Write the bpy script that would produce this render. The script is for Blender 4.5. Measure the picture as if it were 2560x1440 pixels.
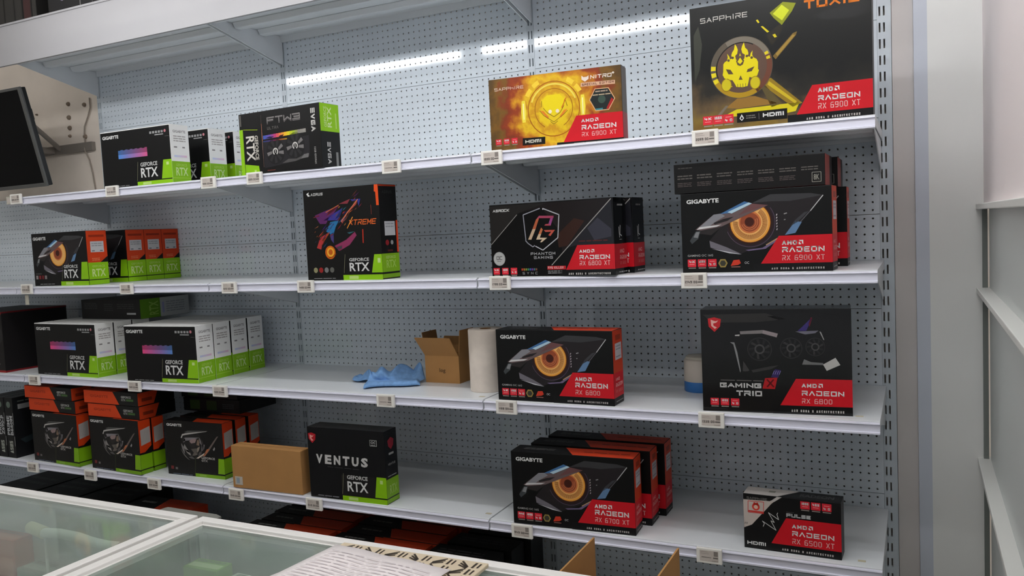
import bpy, bmesh, math, random
from mathutils import Vector, Matrix
random.seed(7)
R = math.radians
C = bpy.context.scene.collection
for o in list(bpy.data.objects): bpy.data.objects.remove(o)

# ---------------------------------------------------------------- camera
scene = bpy.context.scene
cam = bpy.data.objects.new('camera', bpy.data.cameras.new('camera'))
C.objects.link(cam)
cam.data.sensor_fit = 'HORIZONTAL'; cam.data.sensor_width = 36.0
cam.data.lens = 2050.54 / 2560 * 36.0
cam.data.clip_start = .02
RT = Vector((.89612851, .44129793, -.04700892)); UP = Vector((.01176223, .08227057, .99654062)); FW = Vector((-.44363876, .89358139, -.06853436))
cam.matrix_world = Matrix(((RT.x, UP.x, -FW.x, 2.4771), (RT.y, UP.y, -FW.y, -2.8394), (RT.z, UP.z, -FW.z, .2990), (0, 0, 0, 1)))
scene.camera = cam
# ---------------------------------------------------------------- light of the place
world = bpy.data.worlds.new('shop_ambient'); scene.world = world; world.use_nodes = True
world.node_tree.nodes['Background'].inputs[0].default_value = (.94, .98, 1.05, 1)
world.node_tree.nodes['Background'].inputs[1].default_value = .45
scene.view_settings.view_transform = 'Standard'; scene.view_settings.look = 'None'
scene.view_settings.exposure = 0.0; scene.view_settings.gamma = 1.0
NEAR_TUBE = 30.0
FAR_TUBE = 11.0

# ---------------------------------------------------------------- materials
def lin(c):
    c = c / 255
    return c / 12.92 if c <= .04045 else ((c + .055) / 1.055) ** 2.4
def L3(rgb): return tuple(lin(c) for c in rgb) + (1,)
MATS = {}
def mat(name, rgb, rough=.5, metal=0, spec=.5, coat=0, noise=0, nscale=20, emit=0, alpha=1):
    if name in MATS: return MATS[name]
    m = bpy.data.materials.new(name); m.use_nodes = True
    nt = m.node_tree; b = nt.nodes['Principled BSDF']
    b.inputs['Base Color'].default_value = L3(rgb)
    b.inputs['Roughness'].default_value = rough; b.inputs['Metallic'].default_value = metal
    b.inputs['Specular IOR Level'].default_value = spec
    if coat: b.inputs['Coat Weight'].default_value = coat; b.inputs['Coat Roughness'].default_value = .08
    if emit: b.inputs['Emission Color'].default_value = L3(rgb); b.inputs['Emission Strength'].default_value = emit
    if noise:
        tc = nt.nodes.new('ShaderNodeTexCoord'); n = nt.nodes.new('ShaderNodeTexNoise'); n.inputs['Scale'].default_value = nscale; n.inputs['Detail'].default_value = 4
        r = nt.nodes.new('ShaderNodeValToRGB')
        a = [max(0, c * (1 - noise)) for c in rgb]; d = [min(255, c * (1 + noise)) for c in rgb]
        r.color_ramp.elements[0].position = .3; r.color_ramp.elements[1].position = .7
        r.color_ramp.elements[0].color = L3(a); r.color_ramp.elements[1].color = L3(d)
        nt.links.new(tc.outputs['Object'], n.inputs['Vector']); nt.links.new(n.outputs['Fac'], r.inputs['Fac']); nt.links.new(r.outputs['Color'], b.inputs['Base Color'])
    MATS[name] = m
    return m
def ink(rgb, gloss=False):
    rgb = tuple(int(max(0, min(255, c))) for c in rgb)
    n = ('film_ink' if gloss else 'print_ink') + '_%d_%d_%d' % rgb
    return mat(n, rgb, .14 if gloss else .42, spec=.32 if gloss else .25)
def glass_mat(name, tint, refl=1.0, rough=.03):
    m = bpy.data.materials.new(name); m.use_nodes = True; nt = m.node_tree
    for n in list(nt.nodes): nt.nodes.remove(n)
    out = nt.nodes.new('ShaderNodeOutputMaterial'); mix = nt.nodes.new('ShaderNodeMixShader'); t = nt.nodes.new('ShaderNodeBsdfTransparent'); g = nt.nodes.new('ShaderNodeBsdfGlossy'); f = nt.nodes.new('ShaderNodeFresnel')
    t.inputs['Color'].default_value = L3(tint); g.inputs['Roughness'].default_value = rough; g_ = nt.nodes.new('ShaderNodeNewGeometry'); m_ = nt.nodes.new('ShaderNodeMapRange'); m_.inputs['To Min'].default_value = 1.5; m_.inputs['To Max'].default_value = 1 / 1.5
    nt.links.new(g_.outputs['Backfacing'], m_.inputs['Value']); nt.links.new(m_.outputs[0], f.inputs['IOR'])
    nt.links.new(f.outputs[0], mix.inputs[0]); nt.links.new(t.outputs[0], mix.inputs[1]); nt.links.new(g.outputs[0], mix.inputs[2]); nt.links.new(mix.outputs[0], out.inputs[0])
    MATS[name] = m
    return m
def light_veil_glass(name, tint, film):
    # pane with a pale veil painted in for reflected light: transparent + a little diffuse + fresnel reflection
    m = glass_mat(name, tint, rough=.06); nt = m.node_tree
    out = [n for n in nt.nodes if n.type == 'OUTPUT_MATERIAL'][0]; mix = [n for n in nt.nodes if n.type == 'MIX_SHADER'][0]
    d = nt.nodes.new('ShaderNodeBsdfDiffuse'); d.inputs[0].default_value = (.62, .66, .63, 1)
    m2 = nt.nodes.new('ShaderNodeMixShader'); tc = nt.nodes.new('ShaderNodeTexCoord'); n = nt.nodes.new('ShaderNodeTexNoise'); n.inputs['Scale'].default_value = 6; n.inputs['Detail'].default_value = 5
    mr = nt.nodes.new('ShaderNodeMapRange'); mr.inputs['From Min'].default_value = .3; mr.inputs['From Max'].default_value = .7; mr.inputs['To Min'].default_value = film * .7; mr.inputs['To Max'].default_value = film * 1.3
    nt.links.new(tc.outputs['Object'], n.inputs['Vector']); nt.links.new(n.outputs['Fac'], mr.inputs['Value']); nt.links.new(mr.outputs[0], m2.inputs[0])
    nt.links.new(mix.outputs[0], m2.inputs[1]); nt.links.new(d.outputs[0], m2.inputs[2]); nt.links.new(m2.outputs[0], out.inputs[0])
    return m

STEEL = mat('shelf_enamel', (226, 229, 232), .30, spec=.5)
PANEL = mat('panel_enamel', (219, 227, 234), .07, spec=.5)
POST = mat('post_enamel', (200, 208, 215), .35)
RAIL = mat('ticket_rail_plastic', (228, 228, 242), .22)
FASCIA = mat('fascia_enamel', (170, 168, 170), .5)
WALL = mat('painted_wall', (242, 229, 215), .8, noise=.03, nscale=4)
DARKGAP = mat('gap_shadow_plastic', (40, 44, 48), .7)
BLACKP = mat('black_plastic', (16, 17, 18), .35)
CARD = mat('corrugated_card', (176, 128, 74), .8, noise=.02, nscale=14)
CARDIN = mat('corrugated_card_inner', (140, 100, 58), .85, noise=.06, nscale=14)

# ---------------------------------------------------------------- mesh helpers
class MB:
    def __init__(s): s.v = []; s.f = []; s.m = []; s.mats = []; s.smooth = []
    def mi(s, m):
        if m not in s.mats: s.mats.append(m)
        return s.mats.index(m)
    def face(s, pts, m, sm=False):
        b = len(s.v); s.v += [tuple(p) for p in pts]; s.f.append(tuple(range(b, b + len(pts)))); s.m.append(s.mi(m)); s.smooth.append(sm)
    def mesh(s, verts, faces, m, sm=False):
        b = len(s.v); s.v += [tuple(p) for p in verts]; i = s.mi(m)
        for f in faces: s.f.append(tuple(b + k for k in f)); s.m.append(i); s.smooth.append(sm)
    def box(s, x0, x1, y0, y1, z0, z1, m):
        v = [(x, y, z) for z in (z0, z1) for y in (y0, y1) for x in (x0, x1)]
        s.mesh(v, [(0, 2, 3, 1), (4, 5, 7, 6), (0, 1, 5, 4), (2, 6, 7, 3), (0, 4, 6, 2), (1, 3, 7, 5)], m)
    def prism_x(s, prof, x0, x1, m):          # profile in (y, z) extruded along x
        n = len(prof); v = [(x0, y, z) for y, z in prof] + [(x1, y, z) for y, z in prof]
        s.mesh(v, [tuple(range(n)), tuple(range(2 * n - 1, n - 1, -1))] + [(i, n + i, n + (i + 1) % n, (i + 1) % n) for i in range(n)], m)
    def prism_y(s, prof, y0, y1, m):
        n = len(prof); v = [(x, y0, z) for x, z in prof] + [(x, y1, z) for x, z in prof]
        s.mesh(v, [tuple(range(n)), tuple(range(2 * n - 1, n - 1, -1))] + [(i, n + i, n + (i + 1) % n, (i + 1) % n) for i in range(n)], m)
    def tube(s, path, r, m, n=8, caps=True):
        P = [Vector(p) for p in path]; rings = []
        for i, p in enumerate(P):
            d = (P[min(i + 1, len(P) - 1)] - P[max(i - 1, 0)]).normalized()
            a = d.orthogonal().normalized() if i == 0 else (rings[-1][1] - d * rings[-1][1].dot(d)).normalized()
            b = d.cross(a); rings.append(([p + (a * math.cos(t) + b * math.sin(t)) * r for t in [2 * math.pi * k / n for k in range(n)]], a))
        v = [q for ring, _ in rings for q in ring]; f = []
        for i in range(len(P) - 1):
            for k in range(n): f.append((i * n + k, i * n + (k + 1) % n, (i + 1) * n + (k + 1) % n, (i + 1) * n + k))
        s.mesh(v, f, m, True)
        if caps: s.face(rings[0][0][::-1], m); s.face(rings[-1][0], m)
    def lathe(s, prof, m, n=32, cx=0, cy=0):  # profile (r, z)
        k = len(prof); v = []
        for i in range(n):
            t = 2 * math.pi * i / n
            v += [(cx + r * math.cos(t), cy + r * math.sin(t), z) for r, z in prof]
        s.mesh(v, [(i * k + j, ((i + 1) % n) * k + j, ((i + 1) % n) * k + j + 1, i * k + j + 1) for i in range(n) for j in range(k - 1)], m, True)
    def data(s, name):
        me = bpy.data.meshes.new(name); me.from_pydata(s.v, [], s.f)
        for m in s.mats: me.materials.append(m)
        me.polygons.foreach_set('material_index', s.m); me.polygons.foreach_set('use_smooth', s.smooth); me.update()
        return me
    def build(s, name, parent=None, bevel=0):
        o = bpy.data.objects.new(name, s.data(name)); C.objects.link(o); o.parent = parent
        if bevel:
            b = o.modifiers.new('bevel', 'BEVEL'); b.width = bevel; b.segments = 2; b.limit_method = 'ANGLE'
        return o
def tag(o, label, cat, group=None, kind=None):
    if label: o['label'] = label
    if cat: o['category'] = cat
    if group: o['group'] = group
    if kind: o['kind'] = kind
    return o
def thing(name, label, cat, loc=(0, 0, 0), rz=0, group=None):
    o = bpy.data.objects.new(name, None); C.objects.link(o); o.empty_display_size = .05
    o.location = loc; o.rotation_euler = (0, 0, rz)
    return tag(o, label, cat, group)
def struct(o): o['kind'] = 'structure'; return o
def copy_thing(src, loc, rz, label, group=None):
    r = src.copy(); C.objects.link(r); r.location = loc; r.rotation_euler = (0, 0, rz); r['label'] = label
    if group: r['group'] = group
    for ch in list(src.children):
        c = ch.copy(); C.objects.link(c); c.parent = r
        for g in ch.children:
            d = g.copy(); C.objects.link(d); d.parent = c
    return r

# ---------------------------------------------------------------- lettering
TXT = {}
def font_mesh(s, bold):
    key = (s, bold)
    if key in TXT: return TXT[key]
    cu = bpy.data.curves.new('lettering', 'FONT'); cu.body = s; cu.resolution_u = 2; cu.size = 1; cu.offset = bold
    o = bpy.data.objects.new('lettering', cu); C.objects.link(o)
    bpy.context.view_layer.update()
    ev = o.evaluated_get(bpy.context.evaluated_depsgraph_get()); me = ev.to_mesh()
    v = [(p.co.x, p.co.y) for p in me.vertices]; f = [tuple(p.vertices) for p in me.polygons]
    ev.to_mesh_clear(); bpy.data.objects.remove(o); bpy.data.curves.remove(cu)
    x0 = min(p[0] for p in v); x1 = max(p[0] for p in v); y0 = min(p[1] for p in v); y1 = max(p[1] for p in v)
    v = [((x - x0) / (x1 - x0), (y - y0) / (y1 - y0)) for x, y in v]
    TXT[key] = (v, f)
    return TXT[key]
G = {  # squared stroke alphabet, unit cell
 'A': [[(0, 0), (.5, 1), (1, 0)]], 'a': [[(0, 0), (.5, 1), (1, 0)], [(.25, .35), (.75, .35)]],
 'B': [[(0, 0), (0, 1), (.9, 1), (.9, .5), (0, .5)], [(.9, .5), (1, .5), (1, 0), (0, 0)]], 'C': [[(1, 1), (0, 1), (0, 0), (1, 0)]],
 'D': [[(0, .40), (0, 0), (1, 0), (1, 1), (0, 1)]], 'd': [[(0, 0), (0, 1), (.8, 1), (1, .75), (1, .25), (.8, 0), (0, 0)]],
 'E': [[(1, 1), (0, 1), (0, 0), (1, 0)], [(0, .5), (.9, .5)]], 'e': [[(0, 1), (1, 1)], [(0, .5), (1, .5)], [(1, 0), (0, 0)]],
 'F': [[(0, 0), (0, 1), (1, 1)], [(0, .5), (.85, .5)]], 'G': [[(1, 1), (0, 1), (0, 0), (1, 0), (1, .5), (.5, .5)]],
 'H': [[(0, 0), (0, 1)], [(1, 0), (1, 1)], [(0, .5), (1, .5)]], 'h': [[(0, 0), (0, 1)], [(0, .55), (1, .55), (1, 0)]], 'I': [[(.5, 0), (.5, 1)]],
 'K': [[(0, 0), (0, 1)], [(1, 1), (0, .5), (1, 0)]], 'L': [[(0, 1), (0, 0), (1, 0)]], 'M': [[(0, 0), (0, 1), (.5, .3), (1, 1), (1, 0)]],
 'm': [[(0, 0), (0, 1), (1, 1), (1, 0)], [(.5, 0), (.5, 1)]], 'N': [[(0, 0), (0, 1), (1, 0), (1, 1)]], 'O': [[(0, 0), (0, 1), (1, 1), (1, 0), (0, 0)]],
 'P': [[(0, 0), (0, 1), (1, 1), (1, .42), (0, .42)]], 'R': [[(0, 1), (1, 1), (1, .48), (0, .48), (0, 0)], [(.45, .48), (1, 0)]],
 'S': [[(1, 1), (0, 1), (0, .52), (1, .52), (1, 0), (0, 0)]], 'T': [[(0, 1), (1, 1)], [(.5, 1), (.5, 0)]], 'U': [[(0, 1), (0, 0), (1, 0), (1, 1)]],
 'V': [[(0, 1), (.5, 0), (1, 1)]], 'W': [[(0, 1), (0, 0), (.5, .6), (1, 0), (1, 1)]], 'w': [[(0, 1), (0, 0), (1, 0), (1, 1)], [(.5, 0), (.5, .7)]],
 'X': [[(0, 0), (1, 1)], [(0, 1), (1, 0)]], 'Y': [[(0, 1), (.5, .5), (1, 1)], [(.5, .5), (.5, 0)]], 'Z': [[(0, 1), (1, 1), (0, 0), (1, 0)]],
 '0': [[(0, .12), (0, .88), (.2, 1), (.8, 1), (1, .88), (1, .12), (.8, 0), (.2, 0), (0, .12)]], '1': [[(.3, .8), (.6, 1), (.6, 0)]], '2': [[(0, 1), (1, 1), (1, .5), (0, .5), (0, 0), (1, 0)]],
 '3': [[(0, 1), (1, 1), (1, 0), (0, 0)], [(.2, .5), (1, .5)]], '4': [[(0, 1), (0, .4), (1, .4)], [(.75, .7), (.75, 0)]], '5': [[(1, 1), (0, 1), (0, .55), (.85, .55), (1, .42), (1, .12), (.85, 0), (0, 0)]],
 '6': [[(.9, 1), (.2, 1), (0, .8), (0, 0), (1, 0), (1, .52), (0, .52)]], '7': [[(0, 1), (1, 1), (.4, 0)]], '8': [[(.05, .53), (.05, 1), (.95, 1), (.95, .53), (0, .53), (0, 0), (1, 0), (1, .53)]],
 '9': [[(1, .48), (0, .48), (0, 1), (1, 1), (1, .2), (.8, 0), (.1, 0)]], '+': [[(.5, .3), (.5, .9)], [(.2, .6), (.8, .6)]], '.': [[(.4, 0), (.6, 0)]], ' ': [], '-': [[(.1, .5), (.9, .5)]], '/': [[(0, 0), (1, 1)]],
}
def stroke_quads(s, x0, y0, x1, y1, th, gap=.32, slant=0):
    n = len(s); wI = .35
    wid = [(wI if ch in 'I1.' else .6 if ch == ' ' else 1) for ch in s]
    tot = sum(wid) + gap * (n - 1); k = (x1 - x0) / tot; H = y1 - y0; t = th * H / 2; x = x0; out = []
    for ch, w in zip(s, wid):
        for pl in G.get(ch, []):
            pts = [Vector((x + t + (px * (w * k - 2 * t) if w == 1 else (w * k - 2 * t) * .5), y0 + t + py * (H - 2 * t))) for px, py in pl]
            for a, b in zip(pts, pts[1:]):
                d = (b - a)
                if d.length < 1e-7: continue
                d.normalize(); nn = Vector((-d.y, d.x)) * t; a2 = a - d * t * .9; b2 = b + d * t * .9
                q = [a2 + nn, b2 + nn, b2 - nn, a2 - nn]
                out.append([(p.x + slant * (p.y - y0), min(max(p.y, y0), y1)) for p in q])
        x += (w + gap) * k
    return out

class Face:
    """flat print on one face of a carton; (u, v) run 0..1 over the face"""
    E = .0001
    def __init__(s, mb, kind, w, h, d, gloss=False):
        s.mb = mb; s.kind = kind; s.w = w; s.h = h; s.d = d; s.gloss = gloss
        s.W = w if kind in ('front', 'top') else d; s.H = d if kind == 'top' else h
    def p(s, x, y, k):
        e = s.E * k + .0002
        return {'front': (x, -e, y), 'right': (s.w + e, x, y), 'top': (x, y, s.h + e)}[s.kind]
    def ink(s, c): return c if isinstance(c, bpy.types.Material) else ink(c, s.gloss)
    def poly(s, pts, c, k=1):
        s.mb.face([s.p(u * s.W, v * s.H, k) for u, v in pts], s.ink(c))
    def rect(s, u0, v0, u1, v1, c, k=1): s.poly([(u0, v0), (u1, v0), (u1, v1), (u0, v1)], c, k)
    def disc(s, u, v, r, c, k=1, n=28, ry=None, clip=None):
        # r in metres
        pts = [(u * s.W + r * math.cos(2 * math.pi * i / n), v * s.H + (ry or r) * math.sin(2 * math.pi * i / n)) for i in range(n)]
        if clip:
            (ax, ay), (bx, by) = [(a * s.W, b * s.H) for a, b in clip]
            side = lambda q: (bx - ax) * (q[1] - ay) - (by - ay) * (q[0] - ax)
            out = []
            for a, b in zip(pts, pts[1:] + pts[:1]):
                sa, sb = side(a), side(b)
                if sa <= 0: out.append(a)
                if sa * sb < 0:
                    t = sa / (sa - sb); out.append((a[0] + t * (b[0] - a[0]), a[1] + t * (b[1] - a[1])))
            pts = out
        if len(pts) > 2: s.mb.face([s.p(x, y, k) for x, y in pts], s.ink(c))
    def ring(s, u, v, r0, r1, c, k=1, a0=0, a1=360, n=24):
        for i in range(n):
            t0 = R(a0 + (a1 - a0) * i / n); t1 = R(a0 + (a1 - a0) * (i + 1) / n)
            q = [(r0, t0), (r1, t0), (r1, t1), (r0, t1)]
            s.mb.face([s.p(u * s.W + r * math.cos(t), v * s.H + r * math.sin(t), k) for r, t in q], s.ink(c))
    def line(s, pts, th, c, k=1):
        for (u0, v0), (u1, v1) in zip(pts, pts[1:]):
            a = Vector((u0 * s.W, v0 * s.H)); b = Vector((u1 * s.W, v1 * s.H)); d = (b - a).normalized(); n = Vector((-d.y, d.x)) * th / 2
            s.mb.face([s.p(q.x, q.y, k) for q in (a + n, b + n, b - n, a - n)], s.ink(c))
    def text(s, t, u0, v0, u1, v1, c, k=2, bold=.015, rot=0, slant=0):
        v, f = font_mesh(t, bold); s._put(v, f, u0, v0, u1, v1, c, k, rot, slant)
    def _put(s, v, f, u0, v0, u1, v1, c, k, rot, slant=0):
        pts = []
        for x, y in v:
            if rot == 90: x, y = 1 - y, x          # reads upwards
            elif rot == -90: x, y = y, 1 - x       # reads downwards
            pts.append(s.p((u0 + (x + slant * y) * (u1 - u0)) * s.W, (v0 + y * (v1 - v0)) * s.H, k))
        s.mb.mesh(pts, f, s.ink(c))
    def stroke(s, t, u0, v0, u1, v1, c, th=.2, k=2, gap=.32, slant=0, rot=0):
        if rot == 0:
            for q in stroke_quads(t, u0 * s.W, v0 * s.H, u1 * s.W, v1 * s.H, th, gap, slant):
                s.mb.face([s.p(x, y, k) for x, y in q], s.ink(c))
        else:
            w = (v1 - v0) * s.H; h = (u1 - u0) * s.W
            for q in stroke_quads(t, 0, 0, w, h, th, gap, slant):
                if rot == -90: s.mb.face([s.p(u0 * s.W + y, v1 * s.H - x, k) for x, y in q], s.ink(c))
                else: s.mb.face([s.p(u1 * s.W - y, v0 * s.H + x, k) for x, y in q], s.ink(c))
    def dashes(s, u0, v0, u1, v1, c, rows=3, k=2, seed=0):
        rn = random.Random(seed); H = (v1 - v0) / rows
        for i in range(rows):
            v = v1 - H * (i + .75); x = u0
            while x < u1 - .01:
                w = min(u1 - x, (u1 - u0) * rn.uniform(.12, .4)); s.rect(x, v, x + w, v + H * .45, c, k); x += w + (u1 - u0) * .04

def carton(w, h, d, m, bev=.0012):
    bm = bmesh.new(); bmesh.ops.create_cube(bm, size=1)
    for v in bm.verts: v.co = Vector(((v.co.x + .5) * w, (v.co.y + .5) * d, (v.co.z + .5) * h))
    bmesh.ops.bevel(bm, geom=list(bm.edges), offset=bev, segments=2, affect='EDGES', profile=.5)
    me = bpy.data.meshes.new('carton'); bm.to_mesh(me); bm.free(); me.materials.append(m)
    o = bpy.data.objects.new('carton', me); C.objects.link(o)
    return o
BLK = (15, 15, 16); WHT = (226, 226, 224); RED = (206, 26, 38); ORG = (208, 66, 26); GRN = (140, 196, 22); GRY = (120, 122, 126)
class Pack:
    def __init__(s, name, label, cat, loc, yaw, w, h, d, base=BLK, gloss=False, group=None):
        s.root = thing(name, label, cat, loc, R(yaw), group); s.w, s.h, s.d = w, h, d; s.gloss = gloss; s.base = base
        c = carton(w, h, d, ink(base, gloss)); c.parent = s.root; s.parts = {}
    def face(s, kind):
        nm = {'front': 'front_print', 'right': 'side_print', 'top': 'top_print'}[kind]
        if nm not in s.parts: s.parts[nm] = MB()
        return Face(s.parts[nm], kind, s.w, s.h, s.d, s.gloss)
    def extra(s, nm, kind):
        if nm not in s.parts: s.parts[nm] = MB()
        return Face(s.parts[nm], kind, s.w, s.h, s.d, s.gloss)
    def done(s):
        for n, mb in s.parts.items():
            if not mb.f: continue
            if n.endswith('_print'): Face(mb, {'front_print': 'front', 'side_print': 'right', 'top_print': 'top'}[n], s.w, s.h, s.d).poly([(.012, .012), (.988, .012), (.988, .988), (.012, .988)], ink(s.base, s.gloss), -.6)
            mb.build(n, s.root)
        return s.root

# ---------------------------------------------------------------- the setting
BAY = 1.193
SH = [1.195, .557, .155, -.247, -.649, -1.051]     # shelf tops, canopy first
FLOORZ = -1.30
def plain(name, x0, x1, y0, y1, z0, z1, m, parent=None):
    b = MB(); b.box(x0, x1, y0, y1, z0, z1, m); return b.build(name, parent)
fl = mat('shop_floor_vinyl', (198, 196, 190), .35, noise=.04, nscale=3)
struct(plain('floor', -4.5, 5, -7, .2, FLOORZ - .1, FLOORZ, fl))
wall = struct(plain('wall_back', -4.5, 5, .034, .2, FLOORZ, 1.95, WALL))
struct(plain('ceiling', -4.5, 5, -7, .2, 1.95, 2.05, mat('ceiling_tile', (226, 226, 222), .9, noise=.02, nscale=2)))
struct(plain('added_light_block', -2.55, -2.43, -7, .034, FLOORZ, 1.95, mat('light_block_paint', (188, 184, 178), .8, noise=.03, nscale=3)))  # unseen wall added to block side light and darken the left bays
# screws left in the bare wall
for i, (x, z, r) in enumerate([(-1.47, 1.068, .011), (-1.347, 1.051, .011), (-1.473, .999, .012), (-1.473, .945, .012), (-1.476, .904, .008), (-1.728, 1.04, .005), (-1.359, .89, .012)]):
    b = MB(); b.lathe([(0, .012), (r * .6, .012), (r, .006), (r, 0)], mat('screw_head', (128, 112, 96), .5), 12)
    o = b.build('screw', wall); o.location = (x, .034, z); o.rotation_euler = (R(90), 0, 0)

# perforated panel: every hole is a real hole
def panel_mesh():
    b = MB(); P = .025; g = .034; H = .2984; pz = H / 12; r = .0032; ring = 8
    x_first = g - P / 2; dep = .004
    for i in range(46):
        for j in range(12):
            cx = g + i * P; cz = pz * (j + .5)
            outer = [(cx + P / 2 * ox, cz + pz / 2 * oz) for ox, oz in ((1, 0), (1, 1), (0, 1), (-1, 1), (-1, 0), (-1, -1), (0, -1), (1, -1))]
            inner = [(cx + r * math.cos(k * math.pi / 4), cz + r * math.sin(k * math.pi / 4)) for k in range(8)]
            v = [(x, 0, z) for x, z in outer] + [(x, 0, z) for x, z in inner] + [(x, dep, z) for x, z in inner]
            f = [(k, 8 + k, 8 + (k + 1) % 8, (k + 1) % 8) for k in range(8)] + [(8 + k, 16 + k, 16 + (k + 1) % 8, 8 + (k + 1) % 8) for k in range(8)]
            b.mesh(v, f, PANEL)
    x1 = g + 45 * P + P / 2
    for a, c in ((.014, x_first), (x1, BAY - .014)): b.face([(a, 0, 0), (c, 0, 0), (c, 0, H), (a, 0, H)], PANEL)
    for z in (0, H): b.face([(.014, 0, z), (BAY - .014, 0, z), (BAY - .014, .014, z), (.014, .014, z)], PANEL)
    for x in (.014, BAY - .014): b.face([(x, 0, 0), (x, .014, 0), (x, .014, H), (x, 0, H)], PANEL)
    return b.data('back_panel')
PM = panel_mesh()
def post_mesh(wide):
    b = MB(); z = -1.3; sw = .0025; sh = .0145; n = 51
    for j in range(n):
        z0 = z + j * .05
        for x0, x1, cx in ((-.0135, 0, -.0062), (0, .0135, .0062)):
            cz = z0 + .025
            o = [(x0, z0), (x1, z0), (x1, z0 + .05), (x0, z0 + .05)]; q = [(cx - sw, cz - sh), (cx + sw, cz - sh), (cx + sw, cz + sh), (cx - sw, cz + sh)]
            v = [(x, 0, y) for x, y in o] + [(x, 0, y) for x, y in q] + [(x, .012, y) for x, y in q]
            b.mesh(v, [(k, (k + 1) % 4, 4 + (k + 1) % 4, 4 + k) for k in range(4)] + [(4 + k, 4 + (k + 1) % 4, 8 + (k + 1) % 4, 8 + k) for k in range(4)], POST)
    zt = z + n * .05
    for x in (-.0135, .0135): b.face([(x, 0, z), (x, .03, z), (x, .03, zt), (x, 0, zt)], POST)
    if wide:
        b.box(.0135, .026, -.001, .03, z, zt, POST)
    return b.data('upright_post')
PO, POW = post_mesh(False), post_mesh(True)
bay_lab = {0: 'half seen pegboard bay at the far left, below the wall monitor', 1: 'pegboard bay left of centre, behind the black and white cartons', 2: 'middle pegboard bay, behind the cardboard boxes and blue cloth', 3: 'right pegboard bay, behind the cartons with red corner panels'}
bay_x = {0: -2 * BAY, 1: -BAY, 2: 0.0, 3: BAY}
for bno in range(4):
    t = thing('shelving_bay', bay_lab[bno], 'shelving', (bay_x[bno], 0, FLOORZ), 0, 'pegboard bays of the wall shelving')
    for k in range(-4, 4 if bno else 2):
        o = bpy.data.objects.new('back_panel', PM); C.objects.link(o); o.parent = t; o.location = (0, 0, k * .3 + .0008 - FLOORZ)
    o = bpy.data.objects.new('upright_post', POW if bno == 3 else PO); C.objects.link(o); o.parent = t; o.location = (BAY, -.001, -FLOORZ)

# shelves
def shelf_proto(canopy):
    root = thing('metal_shelf', '', 'shelf')
    x0, x1 = .003, BAY - .003
    b = MB(); b.box(x0, x1, -.494, -.004, -.004, 0, STEEL); b.box(x0, x1, -.012, -.004, -.03, -.004, STEEL)
    for x in (x0, x1 - .002): b.box(x, x + .002, -.494, -.012, -.028, -.004, STEEL)
    b.build('tray', root)
    ribs = [(-.40, .03), (-.27, .03), (-.13, .03)]
    for y, hw in ribs:
        b = MB(); b.prism_x([(y - hw, -.004), (y - hw * .55, -.026), (y + hw * .55, -.026), (y + hw, -.004)], x0 + .012, x1 - .012, STEEL); b.build('stiffening_rib', root, .004)
    for x in (x0 + .004, x1 - .007):
        b = MB(); b.prism_x([(-.004, -.005), (-.43, -.005), (-.43, -.03), (-.40, -.034), (-.004, -.127)], x, x + .003, STEEL); b.build('bracket', root)
    if canopy:
        b = MB(); b.box(x0 - .003, x1 + .003, -.507, -.494, -.06, .108, FASCIA); b.build('fascia_board', root)
        b = MB(); b.box(x0 - .003, x1 + .003, -.514, -.492, .108, .116, FASCIA); b.build('top_trim', root)
    else:
        b = MB(); b.prism_x([(-.494, 0), (-.500, -.001), (-.501, -.036), (-.486, -.036), (-.486, -.033), (-.494, -.032)], x0, x1, STEEL); b.build('front_lip', root)
        b = MB(); b.prism_x([(-.5012, -.0035), (-.5075, -.005), (-.5085, -.008), (-.5040, -.0095), (-.5040, -.0285), (-.5085, -.030), (-.5085, -.0345), (-.5012, -.0355)], x0, x1, RAIL); b.build('ticket_rail', root)
    return root
proto = shelf_proto(False); proto_c = shelf_proto(True)
row_lab = {0: 'canopy shelf with a deep white fascia', 1: 'top white display shelf', 2: 'second white display shelf from the top', 3: 'third white display shelf from the top', 4: 'fourth white display shelf from the top', 5: 'lowest shelf near the floor'}
bay_short = {0: 'at the far left edge', 1: 'in the bay left of centre', 2: 'in the middle bay', 3: 'in the right bay'}
used = {}
for bno in range(4):
    for r in range(6):
        if bno == 0 and r < 2: continue
        src = proto_c if r == 0 else proto
        loc = (bay_x[bno], 0, SH[r]); lab = row_lab[r] + ' ' + bay_short[bno]
        if src.name not in used:
            used[src.name] = 1; src.location = loc; src['label'] = lab; src['group'] = 'shelves of the wall shelving'
        else: copy_thing(src, loc, 0, lab, 'shelves of the wall shelving')

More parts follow.
